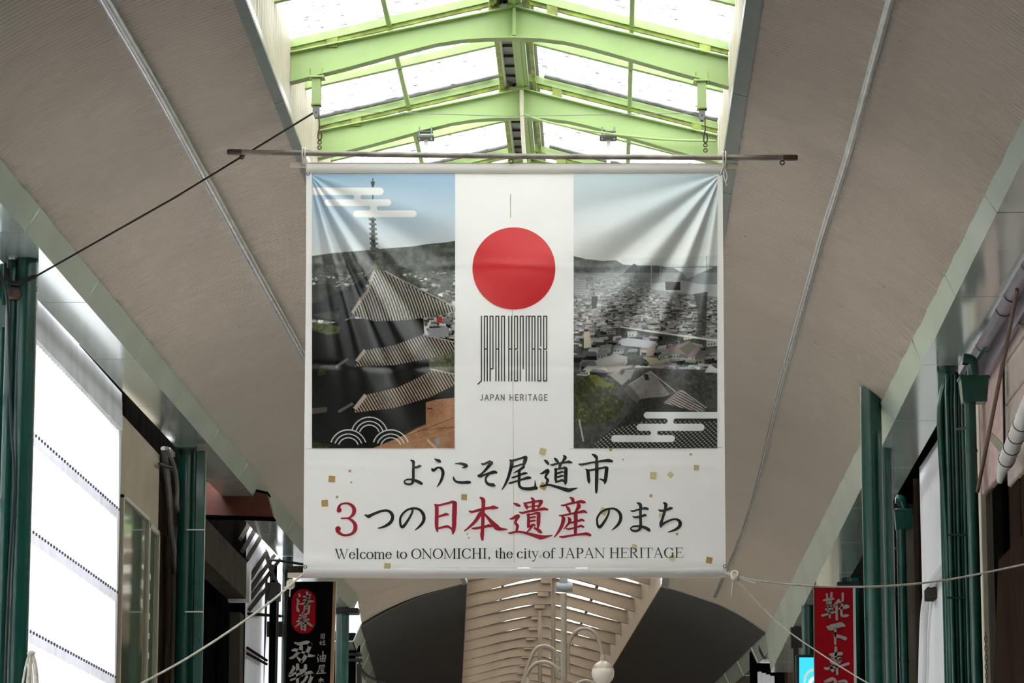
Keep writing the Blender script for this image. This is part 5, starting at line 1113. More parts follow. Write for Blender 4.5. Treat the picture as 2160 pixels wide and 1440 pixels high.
# dark boarded front with conduits 
Yc = PX(384, 1100, XW)[1]
wd = thing('wall_left', (XW, Yb_, 0), label='dark brown boarded shop front behind the conduits', kind='structure')
n = 9
for k in range(n):
    y0 = Yb_ + .02 + (Yc + 1.5 - Yb_) * k / n; y1 = Yb_ + (Yc + 1.5 - Yb_) * (k + 1) / n
    MB().bev((XW - .12, y0, 0), (XW - .06 + .02 * (k % 2), y1, 7.35), .008).build('board', M_darkbrown, parent=wd)
def ptube(pts, X, r, name, m, label, cat, n=8, smooth=True):
    return MB().tube(catmull([PX(x, y, X) for x, y in pts], 6), r, n).build(name, m, smooth=smooth, **dict(label=label, category=cat))
ptube([(345, 945), (352, 1000), (358, 1060), (361, 1120), (372, 1200), (380, 1262)], XW + .03, .04, 'conduit', M_conduit, 'thick grey conduit bending down the dark boards, beside the beige wall', 'conduit')
ptube([(352, 945), (368, 985), (374, 1030), (374, 1070), (388, 1100), (396, 1120), (395, 1250), (388, 1470)], XW + .13, .028, 'conduit', M_conduit, 'grey conduit strapped to the second green pillar', 'conduit')
ptube([(336, 978), (352, 984), (366, 990), (376, 1004)], XW + .06, .022, 'cable', M_cable, 'short black cable crossing above the conduits', 'cable')
ptube([(352, 1130), (352, 1300), (347, 1470)], XW + .02, .04, 'conduit', M_darkbrown, 'straight brown downpipe next to the olive window', 'conduit')
ptube([(366, 1110), (365, 1300), (360, 1470)], XW - .02, .045, 'wall_post', M_eave, 'grey wooden post in the dark shop front', 'post')
MB().bev(PX(344, 950, XW) + (0, 0, -.03), PX(352, 952, XW) + (.1, .05, .0), .01).build('junction_box', M_flash, **dict(label='small pale junction box with broken lid at the beige wall top', category='box'))

# first green pillar
def pillar(X, px, pyt, r, name_label, extra=None, zb=0.0, ztop=None, m=M_green):
    pass
zsl = fl_b(29)[2]
YP1 = Y_px(-5.28, 7.6, 50); z1 = fl_b(YP1)[2]
t = thing('pillar', (-5.28, YP1, 0), 'nearest dark green pillar at the left edge, with a brown clamp', 'pillar')
MB().tube([(-5.255, YP1, 0), (-5.255, YP1, 3), (-5.255, YP1, 6), (-5.255, YP1, z1)], .108, 24).build('column', M_green, parent=t, smooth=True)
MB().tube([(-5.375, YP1 - .06, 0), (-5.375, YP1 - .06, 4), (-5.375, YP1 - .06, z1 - .02)], .048, 16).build('side_pipe', M_green, parent=t, smooth=True)
MB().tube([(-5.255, YP1, z1 - .30), (-5.255, YP1, z1 - .26)], .114, 24).build('band', M_green, parent=t, smooth=True)
q = P(30, 620, YP1 - .1)
MB().lathe([(.04, -.05), (.065, -.03), (.07, 0), (.06, .04), (.03, .06)], q, 14).build('clamp', M_rust, parent=t, smooth=True)
MB().tube(catmull([P(14, 567, YP1 - .1), P(18, 590, YP1 - .12), P(35, 598, YP1 - .14), P(52, 590, YP1 - .12), P(76, 583, YP1 - .1)], 4), .02, 8).build('rope_wrap', M_darkrope, parent=t, smooth=True)
c = P(8, 665, YP1 + .2)
mb = MB(); mb.hexa([c + (-.05, -.06, -.12), c + (.03, -.06, -.12), c + (.03, .06, -.12), c + (-.05, .06, -.12), c + (-.09, -.08, .08), c + (.05, -.08, .08), c + (.05, .08, .08), c + (-.09, .08, .08)])
t2 = thing('rain_hopper', c, 'small green rain hopper behind the nearest left pillar', 'hopper'); mb.build('hopper_box', M_green, parent=t2); MB().tube([c + (-.01, 0, .08), c + (-.01, 0, z1 - c[2])], .04, 12).build('inlet', M_green, parent=t2, smooth=True); MB().tube([(c[0] - .01, c[1], 0), c + (-.01, 0, -.12)], .035, 12).build('downpipe', M_green, parent=t2, smooth=True)
MB().tube(catmull([P(-8, 560, YP1 - .2), P(0, 577, YP1 - .2), P(12, 610, YP1 - .2), P(17, 660, YP1 - .18), P(19, 760, YP1 - .14), P(24, 900, YP1 - .14), P(30, 1020, YP1 - .14), P(20, 1200, YP1 - .14), P(14, 1340, YP1 - .14), P(10, 1470, YP1 - .14)], 8), .014, 8).build('cable', M_cable, smooth=True, **dict(label='black cable running down the nearest left pillar', category='cable'))
q = P(66, 1372, YP1 - .16); t = thing('rope_coil', q, 'hank of pale rope hung on the nearest left pillar', 'rope')
for k in range(7):
    a = random.uniform(-.03, .03); b = random.uniform(-.02, .02)
    MB().tube(catmull([q + (a * .3, 0, .0), q + (a - .02, b, -.15), q + (a * 1.6 - .03, b, -.4), q + (a * 1.4 + .02, b, -.62), q + (a + .05, b, -.4), q + (a + .03, b, -.15), q + (a * .3, .01, 0)], 5), .011, 7).build('loop', M_rope, parent=t, smooth=True)
MB().tube([q + (.025 * math.cos(a), .03 * math.sin(a), -.02) for a in np.linspace(0, 2 * math.pi, 13)[:-1]], .014, 7, close=True).build('wrap', M_rope, parent=t, smooth=True)

# second green pillar
YP2 = Y_px(-5.28, 7.6, 408); z2 = fl_b(YP2)[2]
t = thing('pillar', (-5.28, YP2, 0), 'dark green pillar with two pale ties, left of the rust red canopy', 'pillar')
MB().tube([(-5.37, YP2 + .1, 0), (-5.37, YP2 + .1, 4), (-5.37, YP2 + .1, z2)], .12, 24).build('column', M_green, parent=t, smooth=True)
xa, xb = P(410, 1100, YP2 - .1)[0], P(431, 1100, YP2 - .1)[0]
MB().bev((xa, YP2 - .1, 0), (xb, YP2 + .02, z2 - .05), .015).build('channel', M_green, parent=t)
for py in (1117, 1290):
    zz = P(410, py, YP2 - .1)[2]
    MB().box((xa - .1, YP2 - .115, zz - .008), (xb + .008, YP2 - .10, zz + .008)).build('tie', M_flash, parent=t)

# recessed dark shop: eave board, post, rust red canopy
YS = PX(526, 1200, XW + .1)[1]
t = thing('shop_eave', PX(475, 1180, XW + .1), 'grey panelled eave of the dark shop below the rust red canopy', 'eave')
ypx = [430, 452, 474, 497, 521]
for a, b in zip(ypx[:-1], ypx[1:]):
    zt_, zb_ = PX(430, 1087, XW + .1)[2], PX(430, 1178, XW + .1)[2]; y0, y1 = PX(a, 1150, XW + .1)[1] + .01, PX(b, 1150, XW + .1)[1] - .01
    MB().bev((XW - .2, y0, zb_), (XW + .1, y1, zt_), .01).build('board', M_eave, parent=t)
MB().box((XW - .2, YS - .2, zb_ - .02), (XW + .13, YS + .02, zt_ - .05)).build('end_cap', M_flash, parent=t)
q = PX(500, 1300, XW + .02); MB().bev((q[0] - .12, q[1], 0), (q[0] + .06, q[1] + .4, zb_ - .25), .01).build('shop_post', M_eave, **dict(label='grey post standing in the dark shop recess', category='post'))
for px in (455, 464): q = PX(px, 1300, XW); MB().bev((q[0] - .29, q[1], 0), (q[0] - .25, q[1] + .12, zb_ - .6), .01).build('door_stile', M_darkbrown, **dict(label='dark upright in the shop recess, %s of two' % ('left' if px < 460 else 'right'), category='door frame'))
YK = 45.5
t = thing('shop_canopy', P(500, 1090, YK), 'rust red metal canopy box projecting under the left gutter', 'canopy')
MB().slab([P(400, 1004, YK), P(563, 1040, YK), P(577, 1090, YK), P(400, 1084, YK)], (0, .3, 0)).build('box', M_redcanopy, parent=t)
MB().slab([P(400, 1000, YK - .02), P(565, 1037, YK - .02), P(566, 1042, YK - .02), P(400, 1006, YK - .02)], (0, .35, 0)).build('top_trim', M_black, parent=t)
MB().slab([P(400, 1084, YK - .015), P(577, 1090, YK - .015), P(578, 1093, YK - .015), P(400, 1088, YK - .015)], (0, .33, 0)).build('bottom_lip', M_black, parent=t)

# bright sheet wall with slanting battens
XB = XW - .05; y0, y1 = PX(520, 1300, XB)[1], PX(606, 1300, XB)[1]
t = thing('wall_left', (XB, y0, 0), label='bright milky sheet wall behind slanting battens', kind='structure')
for k in range(3):
    a, b = y0 + (y1 - y0) * k / 3, y0 + (y1 - y0) * (k + 1) / 3 - .02
    MB().box((XB - .02, a, 0), (XB, b, 8.35)).build('sheet', M_trans, parent=t)
la = [((508, 1136), (527, 1102)), ((512, 1162), (541, 1112)), ((520, 1182), (556, 1122)), ((527, 1222), (562, 1165)), ((528, 1244), (578, 1172)), ((529, 1262), (590, 1180)), ((527, 1285), (566, 1236))]
t = thing('batten_screen', PX(540, 1285, XB + .04), 'slanting dark battens in front of the bright sheet wall', 'screen')
for (a, b) in la:
    p, q = PX(*a, XB + .04), PX(*b, XB + .04); MB().tube([p, q], .04, 4).build('batten', M_eave, parent=t)
for (a, b) in (((524, 1294), (592, 1299)), ((522, 1366), (562, 1392)), ((522, 1378), (562, 1400))):
    p, q = PX(*a, XB + .05), PX(*b, XB + .05); MB().tube([p, q], .025, 6).build('rail', M_darkbrown, parent=t)
YQ = 53.0
def pbox(x0, y0_, x1, y1_, Y, d, name, m, parent=None, **k):
    a, b = P(x0, y1_, Y), P(x1, y0_, Y)
    return MB().bev((a[0], Y, a[2]), (b[0], Y + d, b[2]), .01).build(name, m, parent=parent, **k)
t = thing('cable_post', P(573, 1500, YQ), 'dark post with cable box and black cables beside the black shop sign', 'post')
zg = -(P(573, 1500, YQ)[2])
a, b = P(566, 1440, YQ), P(583, 1190, YQ); MB().bev((a[0], YQ, 0), (b[0], YQ + .14, b[2]), .01).build('shaft', M_black, parent=t)
pbox(558, 1228, 590, 1266, YQ - .06, .25, 'cable_box', M_cable, parent=t)
for pts in (((549, 1126), (556, 1150), (566, 1190), (578, 1222)), ((535, 1115), (545, 1142), (563, 1165), (575, 1205), (590, 1240)), ((562, 1220), (560, 1300), (554, 1440)), ((586, 1262), (584, 1350), (582, 1440)), ((592, 1180), (578, 1195), (572, 1225)), ((528, 1173), (570, 1180), (600, 1184), (640, 1190))):
    MB().tube(catmull([P(x, y, YQ - .08) for x, y in pts], 5), .022, 7).build('cable', M_cable, parent=t, smooth=True)
t = thing('wall_lamp', P(535, 1420, YQ), 'small dark spotlight under the battens left of the cable post', 'lamp')
MB().tube([P(526, 1394, YQ), P(535, 1400, YQ), P(545, 1412, YQ)], [.05, .07, .09], 12).build('shade', M_conduit, parent=t, smooth=True); MB().tube([P(523, 1380, YQ), P(526, 1396, YQ)], .02, 8).build('arm', M_cable, parent=t)
pbox(523, 1310, 597, 1342, YQ + .3, .12, 'cross_beam', M_eave, **dict(label='grey beam crossing behind the dark cable post', category='beam'))
a, b = P(591, 1440, YQ + .5), P(618, 1115, YQ + .5); z3 = fl_b(YQ)[2]
t = thing('pillar', ((a[0] + b[0]) / 2, YQ + .5, 0), 'almost black green pillar behind the black shop sign', 'pillar')
MB().tube([((a[0] + b[0]) / 2, YQ + .6, 0), ((a[0] + b[0]) / 2, YQ + .6, 4), ((a[0] + b[0]) / 2, YQ + .6, z3)], (b[0] - a[0]) / 2, 20).build('column', M_green, parent=t, smooth=True)
a, b = P(598, 1440, YQ + .1), P(608, 1200, YQ + .1); MB().bev((a[0], YQ + .1, 0), (b[0], YQ + .2, b[2]), .01).build('sign_upright', M_eave, parent=t)
pbox(607, 1193, 640, 1206, YQ - .1, .3, 'sign_bracket', M_eave, parent=t)

# black shop sign
YG = 52.0
t = thing('shop_sign', P(652, 1560, YG), 'black upright shop sign with a red oval and white brush lettering', 'sign')
MB().slab([P(608, 1226, YG), P(703, 1226, YG), P(692, 1560, YG), P(598, 1560, YG)], (0, .12, 0)).build('board', M_signblack, parent=t)
MB().slab([P(703, 1226, YG - .01), P(709, 1226, YG - .01), P(698, 1560, YG - .01), P(692, 1560, YG - .01)], (0, .14, 0)).build('edge_board', M_signwood, parent=t)
vs = []; cx, rx = 640.5, 25.5
for k in range(40):
    a = 2 * math.pi * k / 40; vs.append(P(cx + rx * math.cos(a) - (0.6 if math.sin(a) > 0 else 0), 1289 + (21 if math.sin(a) > 0 else -21) + 26 * math.sin(a), YG - .006))
MB().slab(vs, (0, .005, 0)).build('red_oval', M_signred, parent=t)
characters(SG1, (11, 11, 5, 8, 6, 7, 8, 8, 4), lambda u, v: Pn(u, v, YG - .012), M_signwhite, t, 4)

# end of the left gutter: third pillar, pale wall, dark utility post
YT = 63.0; xt = P(722, 1350, YT)[0]; z4 = fl_b(YT)[2]
t = thing('pillar', (xt, YT, 0), 'dark green pillar right of the black shop sign', 'pillar')
MB().tube([(xt, YT, 0), (xt, YT, 4), (xt, YT, z4)], .13, 20).build('column', M_green, parent=t, smooth=True); MB().box((xt - .2, YT - .2, z4 - .12), (xt + .32, YT + .25, z4 - .02)).build('capital', M_cable, parent=t)
MB().box((P(700, 1400, 72)[0], 72, 0), (P(752, 1400, 72)[0], 75, P(730, 1236, 72)[2])).build('wall_far', M_flash, kind='structure', label='pale wall seen past the end of the left gutter')
MB().box((-9, 57.5, 0), (XW - .75, 71.5, 9.2)).build('wall_left', M_flash, kind='structure', label='pale house wall past the black shop sign')
t = thing('utility_post', P(742, 1500, 67), 'dark utility post with cross arms at the left of the far dark ceiling', 'post')
zz = P(742, 1334, 67)[2]; a, b = P(735, 1400, 67), P(749, 1400, 67)
MB().bev((a[0], 67, 0), (b[0], 67.2, zz), .01).build('shaft', M_black, parent=t)
for y_, x0, x1 in ((1376, 724, 762), (1388, 728, 764), (1352, 719, 735)): pbox(x0, y_, x1, y_ + 6, 66.9, .3, 'cross_arm', M_cable, parent=t)
pbox(719, 1354, 757, 1372, 67.05, .4, 'box', M_black, parent=t); pbox(752, 1400, 762, 1470, 67, .2, 'pipe_box', M_eave, parent=t)
MB().tube(catmull([P(755, 1400, 66.9), P(770, 1420, 66.9), P(790, 1432, 66.9), P(830, 1445, 66.9)], 5), .025, 7).build('cable', M_cable, parent=t, smooth=True)

# ------------------------------------------------------------------ right side of the street
XV = 4.0
MB().box((-9, -9, 0), (XW, yj[0] - .1, 8.4)).build('wall_back', M_darkbrown, kind='structure', label='unseen dark mass at the near left, added to block light')  # unseen mass, added so that the near ceiling stays darker
MB().box((XV + .3, 34, 0), (9, 66, 8.6)).build('wall_back', M_black, kind='structure', label='black building mass behind the right shop fronts, added to block the side sky')  # black mass added to keep out the sky at this side
MB().box((XV + .3, -9, 0), (9, 34, 8.6)).build('wall_back', M_eave, kind='structure', label='unseen grey building mass at the near right, extended to block light')  # unseen mass, lengthened past the viewer to darken the near ceiling
# stone siding panels, each its own
ts = thing('wall_right', (XV, 31, 0), label='pale stone siding panels at the right edge', kind='structure')
yE = PX(2119, 800, XV)[1]; zj = [PX(2140, y, XV)[2] for y in (568, 652, 738, 830)]; dz = zj[2] - zj[3]
zj = [zj[0] + dz] + zj + [zj[3] - dz, zj[3] - 2 * dz]
for k in range(len(zj) - 1):
    for j in range(3):
        MB().bev((XV, yE - 1.8 * (j + 1) + .008, zj[k + 1] + .012), (XV + .25, yE - 1.8 * j - .008, zj[k] - .004), .012).build('siding_panel', M_siding, parent=ts)
MB().box((XV + .06, yE - 5.4, zj[-1]), (XV + .24, yE, zj[0])).build('backing', M_black, parent=ts)
yM = PX(2066, 850, XV)[1]
MB().bev((XV, yE + .03, PX(2100, 1010, XV)[2]), (XV + .28, yM, 8.2), .01).build('wall_right', M_mortar, kind='structure', label='rough pink grey mortar wall beside the siding')
MB().bev((XV - .02, yM + .01, 0), (XV + .28, yM + .75, 8.0), .01).build('wall_right', M_creamwall, kind='structure', label='narrow cream wall strip behind the right downpipe')
# dark lower front with window recess and boards
td = thing('wall_right', (XV, 29, 0), label='dark boarded shop front low at the right edge', kind='structure')
zt = PX(2100, 1012, XV)[2]
for k in range(8):
    y1 = yM - .05 - .55 * k; MB().bev((XV + .03 + .015 * (k % 2), y1 - .535, 0), (XV + .27, y1, zt), .01).build('board', (M_darkbrown, M_eave)[k < 1], parent=td)
q0, q1 = PX(2118, 1020, XV - .02), PX(2098, 1020, XV - .02)
MB().bev((XV - .03, PX(2120, 1100, XV)[1], 1.0), (XV + .03, PX(2100, 1100, XV)[1], PX(2110, 1022, XV)[2]), .01).build('dark_panel', M_black, parent=td)
MB().slab([PX(2170, 1112, XV - .05), PX(2170, 1480, XV - .05), PX(2094, 1480, XV - .05), PX(2106, 1182, XV - .05)], (.04, 0, 0)).build('slanted_boarding', M_darkbrown, parent=td)
# eave gutter with its bracket rings, and the board behind it
ga, gb = [V3(3.84, Y, fr_b(Y)[2] - .06) for Y in (23.0, 33.6)]
t = thing('eave_gutter', gb, 'lilac grey plastic eave gutter along the siding top', 'gutter')
N = 12; mb = MB(); A = []
for s in range(2):
    p = (ga, gb)[s]; A.append([p + (.075 * math.cos(a), 0, .075 * math.sin(a)) for a in np.linspace(math.pi, 2 * math.pi, N)])
mb.strip(A[0], A[1], (0, 0, .008)); mb.build('trough', M_lilac, parent=t, smooth=True)
MB().hexa([ga + (.08, 0, -.2), gb + (.08, 0, -.2), gb + (.12, 0, -.2), ga + (.12, 0, -.2), ga + (.08, 0, .02), gb + (.08, 0, .02), gb + (.12, 0, .02), ga + (.12, 0, .02)]).build('fascia_board', M_lilac, parent=t)
for k in (.42, .5, .62, .68, .84):
    p = ga + (gb - ga) * k; MB().strip([p + (.085 * math.cos(a), -.02, .085 * math.sin(a)) for a in np.linspace(math.pi, 2 * math.pi, 10)], [p + (.085 * math.cos(a), .02, .085 * math.sin(a)) for a in np.linspace(math.pi, 2 * math.pi, 10)], (0, 0, .006)).build('bracket_ring', M_conduit, parent=t)
pts = [(2150, 600), (2120, 642), (2085, 692), (2050, 735), (2024, 766), (2000, 800), (1986, 835), (1983, 880), (1986, 960), (1995, 1100), (2003, 1300), (2007, 1480)]
MB().tube(catmull([V3(3.84, 31.6, fr_b(31.6)[2] - .1), V3(3.80, 32.6, fr_b(32.6)[2] - .15), V3(3.78, 33.4, fr_b(33.4)[2] - .17)] + [P(x, y, 33.3) for x, y in pts[5:]], 5), .035, 8).build('service_cable', M_green, smooth=True, **dict(label='thick green cable following the eave gutter and down the bundled green pillar', category='cable'))
# brown stay pole and cross bar in front of the siding
MB().tube([PX(2146, 610, XV - .34), PX(2062, 1036, XV - .34)], .02, 8).build('stay_pole', M_brownpole, smooth=True, **dict(label='slender brown pole leaning across the mortar wall', category='pole'))
MB().tube([PX(2112, 672, XV - .05), PX(2180, 697, XV - .05)], .025, 8).build('cross_bar', M_brownpole, smooth=True, **dict(label='short brown bar fixed across the siding', category='bar'))
MB().tube([PX(2117, 660, XV - .04), PX(2117, 800, XV - .04), PX(2119, 960, XV - .04)], .012, 6).build('corner_wire', M_cable, **dict(label='thin dark wire between mortar wall and siding', category='wire'))
# flexible duct and its bracket
t = thing('flexible_duct', PX(2130, 980, XV - .2), 'white flexible duct with clamp rings at the right edge', 'duct')
da, db = PX(2185, 820, XV - .2), PX(2121, 975, XV - .2); pth = [da + (db - da) * k / 24 for k in range(25)]
MB().tube(pth, [.075 + .004 * (k % 2) for k in range(25)], 14).build('hose', M_duct, parent=t, smooth=True)
MB().tube([db, db + (db - da) * .12, db + (db - da) * .2 + (0, 0, -.05)], [.07, .05, .03], 12).build('nozzle', M_duct, parent=t, smooth=True)
for k in (.45, .62, .78, .95): p = da + (db - da) * k; d = (db - da) / np.linalg.norm(db - da); MB().tube([p - d * .008, p + d * .008], .083, 14).build('clamp_ring', M_cable, parent=t)
a, b = PX(2092, 921, XV - .16), PX(2122, 956, XV - .16); MB().tube([a, b], .05, 4).build('bracket', M_alu, parent=t)
# chain and bell
q = PX(2079, 1338, XV - .3); t = thing('hanging_chain', q, 'small chain with a bell hanging at the lower right edge', 'chain')
for k in range(11):
    c = q - (0, 0, .045 * k); MB().tube([c + ((.012 * math.cos(a), 0, .028 * math.sin(a)) if k % 2 else (0, .012 * math.cos(a), .028 * math.sin(a))) for a in np.linspace(0, 2 * math.pi, 11)[:-1]], .004, 5, close=True).build('link', M_rust, parent=t)
MB().lathe([(.005, 0), (.02, -.01), (.04, -.04), (.055, -.08), (.06, -.09)], q - (0, 0, .5), 14).build('bell', M_rust, parent=t, smooth=True)

# bundled pillar, downpipe with hopper
YA = Y_px(3.64, 7.5, 2003); zA = fr_b(YA)[2]
t = thing('pillar', (3.64, YA, 0), 'dark green pillar bundled with conduits, left of the hopper downpipe', 'pillar')
xc = P(2004, 900, YA)[0]; MB().tube([(xc, YA + .1, 0), (xc, YA + .1, 4), (xc, YA + .1, zA)], .115, 22).build('column', M_green, parent=t, smooth=True)
for k, px in enumerate((1999, 2008, 2016, 2024, 2031)):
    x = P(px, 900, YA - .06)[0]; rr = (.026, .02, .022, .018, .024)[k]
    MB().tube([(x, YA - .06 + .02 * (k % 2), 0), (x, YA - .06 + .02 * (k % 2), 3), (x, YA - .06 + .02 * (k % 2), zA - .3 - .05 * k), (x + .02, YA, zA - .1)], rr, 10).build('conduit', M_green, parent=t, smooth=True)
for py in (1130, 1262): z = P(2010, py, YA)[2]; MB().box((P(1995, py, YA)[0], YA - .095, z - .01), (P(2035, py, YA)[0], YA - .08, z + .01)).build('strap', M_green, parent=t)
def downpipe(px, hop, Y, X, r, label, elbow):
    t = thing('rain_downpipe', (X, Y, 0), label, 'downpipe'); (hx0, hy0, hx1, hy1) = hop
    a, b = P(hx0, hy1, Y), P(hx1, hy0, Y); z0, z1 = a[2], b[2]; cx = (a[0] + b[0]) / 2; hw = (b[0] - a[0]) / 2
    hp = MB().hexa([V3(cx - hw * .82, Y - hw * .7, z0), V3(cx + hw * .82, Y - hw * .7, z0), V3(cx + hw * .82, Y + hw * .7, z0), V3(cx - hw * .82, Y + hw * .7, z0), V3(cx - hw * .95, Y - hw * .85, z1 - .03), V3(cx + hw * .95, Y - hw * .85, z1 - .03), V3(cx + hw * .95, Y + hw * .85, z1 - .03), V3(cx - hw * .95, Y + hw * .85, z1 - .03)]).build('hopper', M_green, parent=t)
    MB().bev((cx - hw * 1.05, Y - hw * .95, z1 - .035), (cx + hw * 1.05, Y + hw * .95, z1), .01).build('hopper_rim', M_green, parent=hp)
    x = P(px, hy1 + 60, Y)[0]
    MB().tube([(x, Y, 0), (x, Y, z0 * .5), (x, Y, z0 + .02)], r, 16).build('pipe', M_green, parent=t, smooth=True)
    MB().tube(catmull([V3(cx, Y, z1 - .02), V3(cx, Y, z1 + elbow * .5), V3(cx - .02, Y - .02, z1 + elbow * .9), V3(cx - .1, Y - .02, z1 + elbow)], 5), r * 1.05, 14).build('elbow', M_green, parent=t, smooth=True)
    for f in (.25, .5, .75, .93): MB().tube([(x, Y, z0 * f - .012), (x, Y, z0 * f + .012)], r * 1.12, 16).build('collar', M_green, parent=t, smooth=True)
    z = z0 - .25; MB().tube([(x - r, Y, z), (x - r - .08, Y + .08, z)], .012, 6).build('wall_bracket', M_cable, parent=t)
downpipe(2048, (2024, 795, 2084, 850), 31.4, P(2054, 820, 31.4)[0], .056, 'green rain downpipe with a hopper box, beside the bundled pillar', .18)
YH = 42.5
downpipe(1902, (1886, 1074, 1925, 1117), YH, P(1905, 1095, YH)[0], .062, 'farther green rain downpipe with hopper, beside the white wall', .14)
# white wall, dark eave, brown pipe
YWa, YWb = PX(1990, 1200, XV + .02)[1], PX(1944, 1200, XV + .02)[1]
zW = PX(1965, 945, XV + .02)[2]
MB().bev((XV + .02, YWa - 1.2, 0), (XV + .28, YWb, zW), .01).build('wall_right', M_white, kind='structure', label='white painted wall between the green pillars on the right')
MB().box((XV - .08, YWa - .6, zW + .0), (XV + .3, YWb + 3.5, 7.55)).build('trim_11', M_black, kind='structure', label='eave above the white wall on the right, its shadow painted black')  # black box paints in the shadow on the eave's underside
MB().box((XV + .12, YWb + .0, 0), (XV + .3, YWb + 4, 7.2)).build('wall_right', M_eave, kind='structure', label='grey wall behind the farther hopper downpipe')
ptube([(1934, 1010), (1936, 1130), (1940, 1300), (1944, 1480)], XV + .0, .05, 'brown_downpipe', M_darkbrown, 'dark brown downpipe along the edge of the white wall', 'downpipe')
ptube([(1992, 1186), (1978, 1210), (1962, 1234), (1955, 1256), (1950, 1290), (1947, 1350), (1944, 1480)], XV - .05, .05, 'wall_duct', M_white, 'white painted duct bending down across the white wall', 'duct')
MB().bev(PX(1956, 1262, XV - .1), PX(1951, 1247, XV - .1) + (.12, .1, .03), .01).build('duct_bracket', M_eave, **dict(label='small grey bracket on the white wall duct', category='bracket'))

# tall round pillar that runs up into the ceiling, and its darker twin
pc = on_ceiling(1836, 828, pxr, e_ri, e_ro); YC = pc[1]; rC = (P(1858, 950, YC)[0] - P(1813, 950, YC)[0]) / 2; xC = pc[0]
t = thing('pillar', (xC, YC, 0), 'thick bright green pillar rising in front of the right gutter into the ceiling', 'pillar')
MB().tube([(xC, YC, 0), (xC, YC, 3), (xC, YC, 6), (xC, YC, pc[2] + .06)], rC, 28).build('column', M_green, parent=t, smooth=True)
for py in (1040, 1245): q = P(1852, py, YC - rC * .6); MB().lathe([(.012, -.02), (.022, -.012), (.022, .012), (.012, .02)], q, 8).build('bolt', M_conduit, parent=t)
for py in (1304,): z = P(1836, py, YC)[2]; MB().tube([(xC, YC, z - .006), (xC, YC, z + .006)], rC * 1.015, 28).build('joint_ring', M_green, parent=t, smooth=True)
for (x0, y0_, x1, y1_) in ((1784, 768, 1848, 820), (1781, 779, 1795, 787), (1866, 757, 1873, 778), (1878, 760, 1887, 777), (1892, 727, 1900, 748), (1852, 822, 1858, 838)):
    ya = min(YC, 30 if x0 > 1860 else YC)
    MB().tube([P(x0, y0_, YC - .1), P((x0 + x1) / 2 + 1, (y0_ + y1_) / 2, YC - .1), P(x1, y1_, YC - .1)], .004, 5).build('dry_twig', M_rust, parent=t)
YD = YC + 1.2; xD = P(1868, 1000, YD)[0]
t = thing('pillar', (xD, YD, 0), 'dark green pillar close behind the thick bright green one', 'pillar')
MB().tube([(xD, YD, 0), (xD, YD, 4), (xD, YD, fr_b(YD)[2])], .085, 20).build('column', M_green, parent=t, smooth=True)

# red sock shop sign
YR = 46.0
t = thing('shop_sign', P(1761, 1560, YR), 'red upright shop sign with white brush lettering and white edge', 'sign')
MB().slab([P(1718, 1236, YR), P(1799, 1236, YR), P(1803, 1560, YR), P(1721, 1560, YR)], (0, .14, 0)).build('board', M_signred, parent=t)
MB().slab([P(1799, 1238, YR - .006), P(1804.5, 1238, YR - .006), P(1808.5, 1560, YR - .006), P(1803, 1560, YR - .006)], (0, .15, 0)).build('white_edge', M_flash, parent=t)
MB().slab([P(1716.4, 1237, YR - .004), P(1718.2, 1237, YR - .004), P(1721.2, 1560, YR - .004), P(1719.4, 1560, YR - .004)], (0, .14, 0)).build('left_edge', M_redcanopy, parent=t)
characters(SG2[:17] + SG2[17:], (17, 4, 10, 5), lambda u, v: Pn(u, v, YR - .012), M_signwhite, t, 4)
pbox(1766, 1226, 1815, 1236, YR + .02, .1, 'bracket', M_cable, parent=t)
# far green pillar, cream shop, blue lit sign, dark lantern post
YF = 54.0; xF = P(1707, 1300, YF)[0]
t = thing('pillar', (xF, YF, 0), 'dark green pillar just left of the red shop sign', 'pillar')
MB().tube([(xF, YF, 0), (xF, YF, 4), (xF, YF, fr_b(YF)[2])], .13, 20).build('column', M_green, parent=t, smooth=True)
YF2 = 50.5; xF2 = P(1792, 1215, YF2)[0]
t = thing('pillar', (xF2, YF2, 0), 'nearly black green pillar behind the top of the red sign', 'pillar')
MB().tube([(xF2, YF2, 0), (xF2, YF2, 4), (xF2, YF2, fr_b(YF2)[2])], .16, 20).build('column', M_green, parent=t, smooth=True)
MB().bev((XV - .05, 56.0, 0), (XV + .25, 64.5, 8.3), .01).build('wall_right', M_creamwall, kind='structure', label='cream shop wall far along on the right')
t = thing('awning', PX(1750, 1236, XV - .1), 'pale gathered awning above the red shop sign', 'awning')
for k in range(5):
    a, b = PX(1730 + 9 * k, 1236, XV - .1 + .02 * (k % 2)), PX(1739 + 9 * k, 1186 + 2 * k, XV - .1 + .02 * (k % 2))
    MB().bev((min(a[0], b[0]) - .12, min(a[1], b[1]), min(a[2], b[2]) - .1), (a[0], max(a[1], b[1]), max(a[2], b[2])), .03).build('fold', M_creamwall, parent=t)
YL = 57.0
t = thing('lantern_post', P(1680, 1500, YL), 'black lantern post beside the blue lit sign', 'lamp')
a, b = P(1674, 1440, YL), P(1684, 1345, YL); MB().bev((a[0], YL, 0), (b[0], YL + .1, b[2]), .01).build('shaft', M_cable, parent=t)
pbox(1668, 1322, 1694, 1366, YL - .05, .22, 'head', M_cable, parent=t)
M_lit = bpy.data.materials.new('blue_backlit_panel'); M_lit.use_nodes = True; _n = M_lit.node_tree; _p = _n.nodes['Principled BSDF']
_p.inputs['Base Color'].default_value = (.02, .4, .7, 1); _p.inputs['Emission Color'].default_value = (*lin((52, 176, 222)), 1); _p.inputs['Emission Strength'].default_value = .22
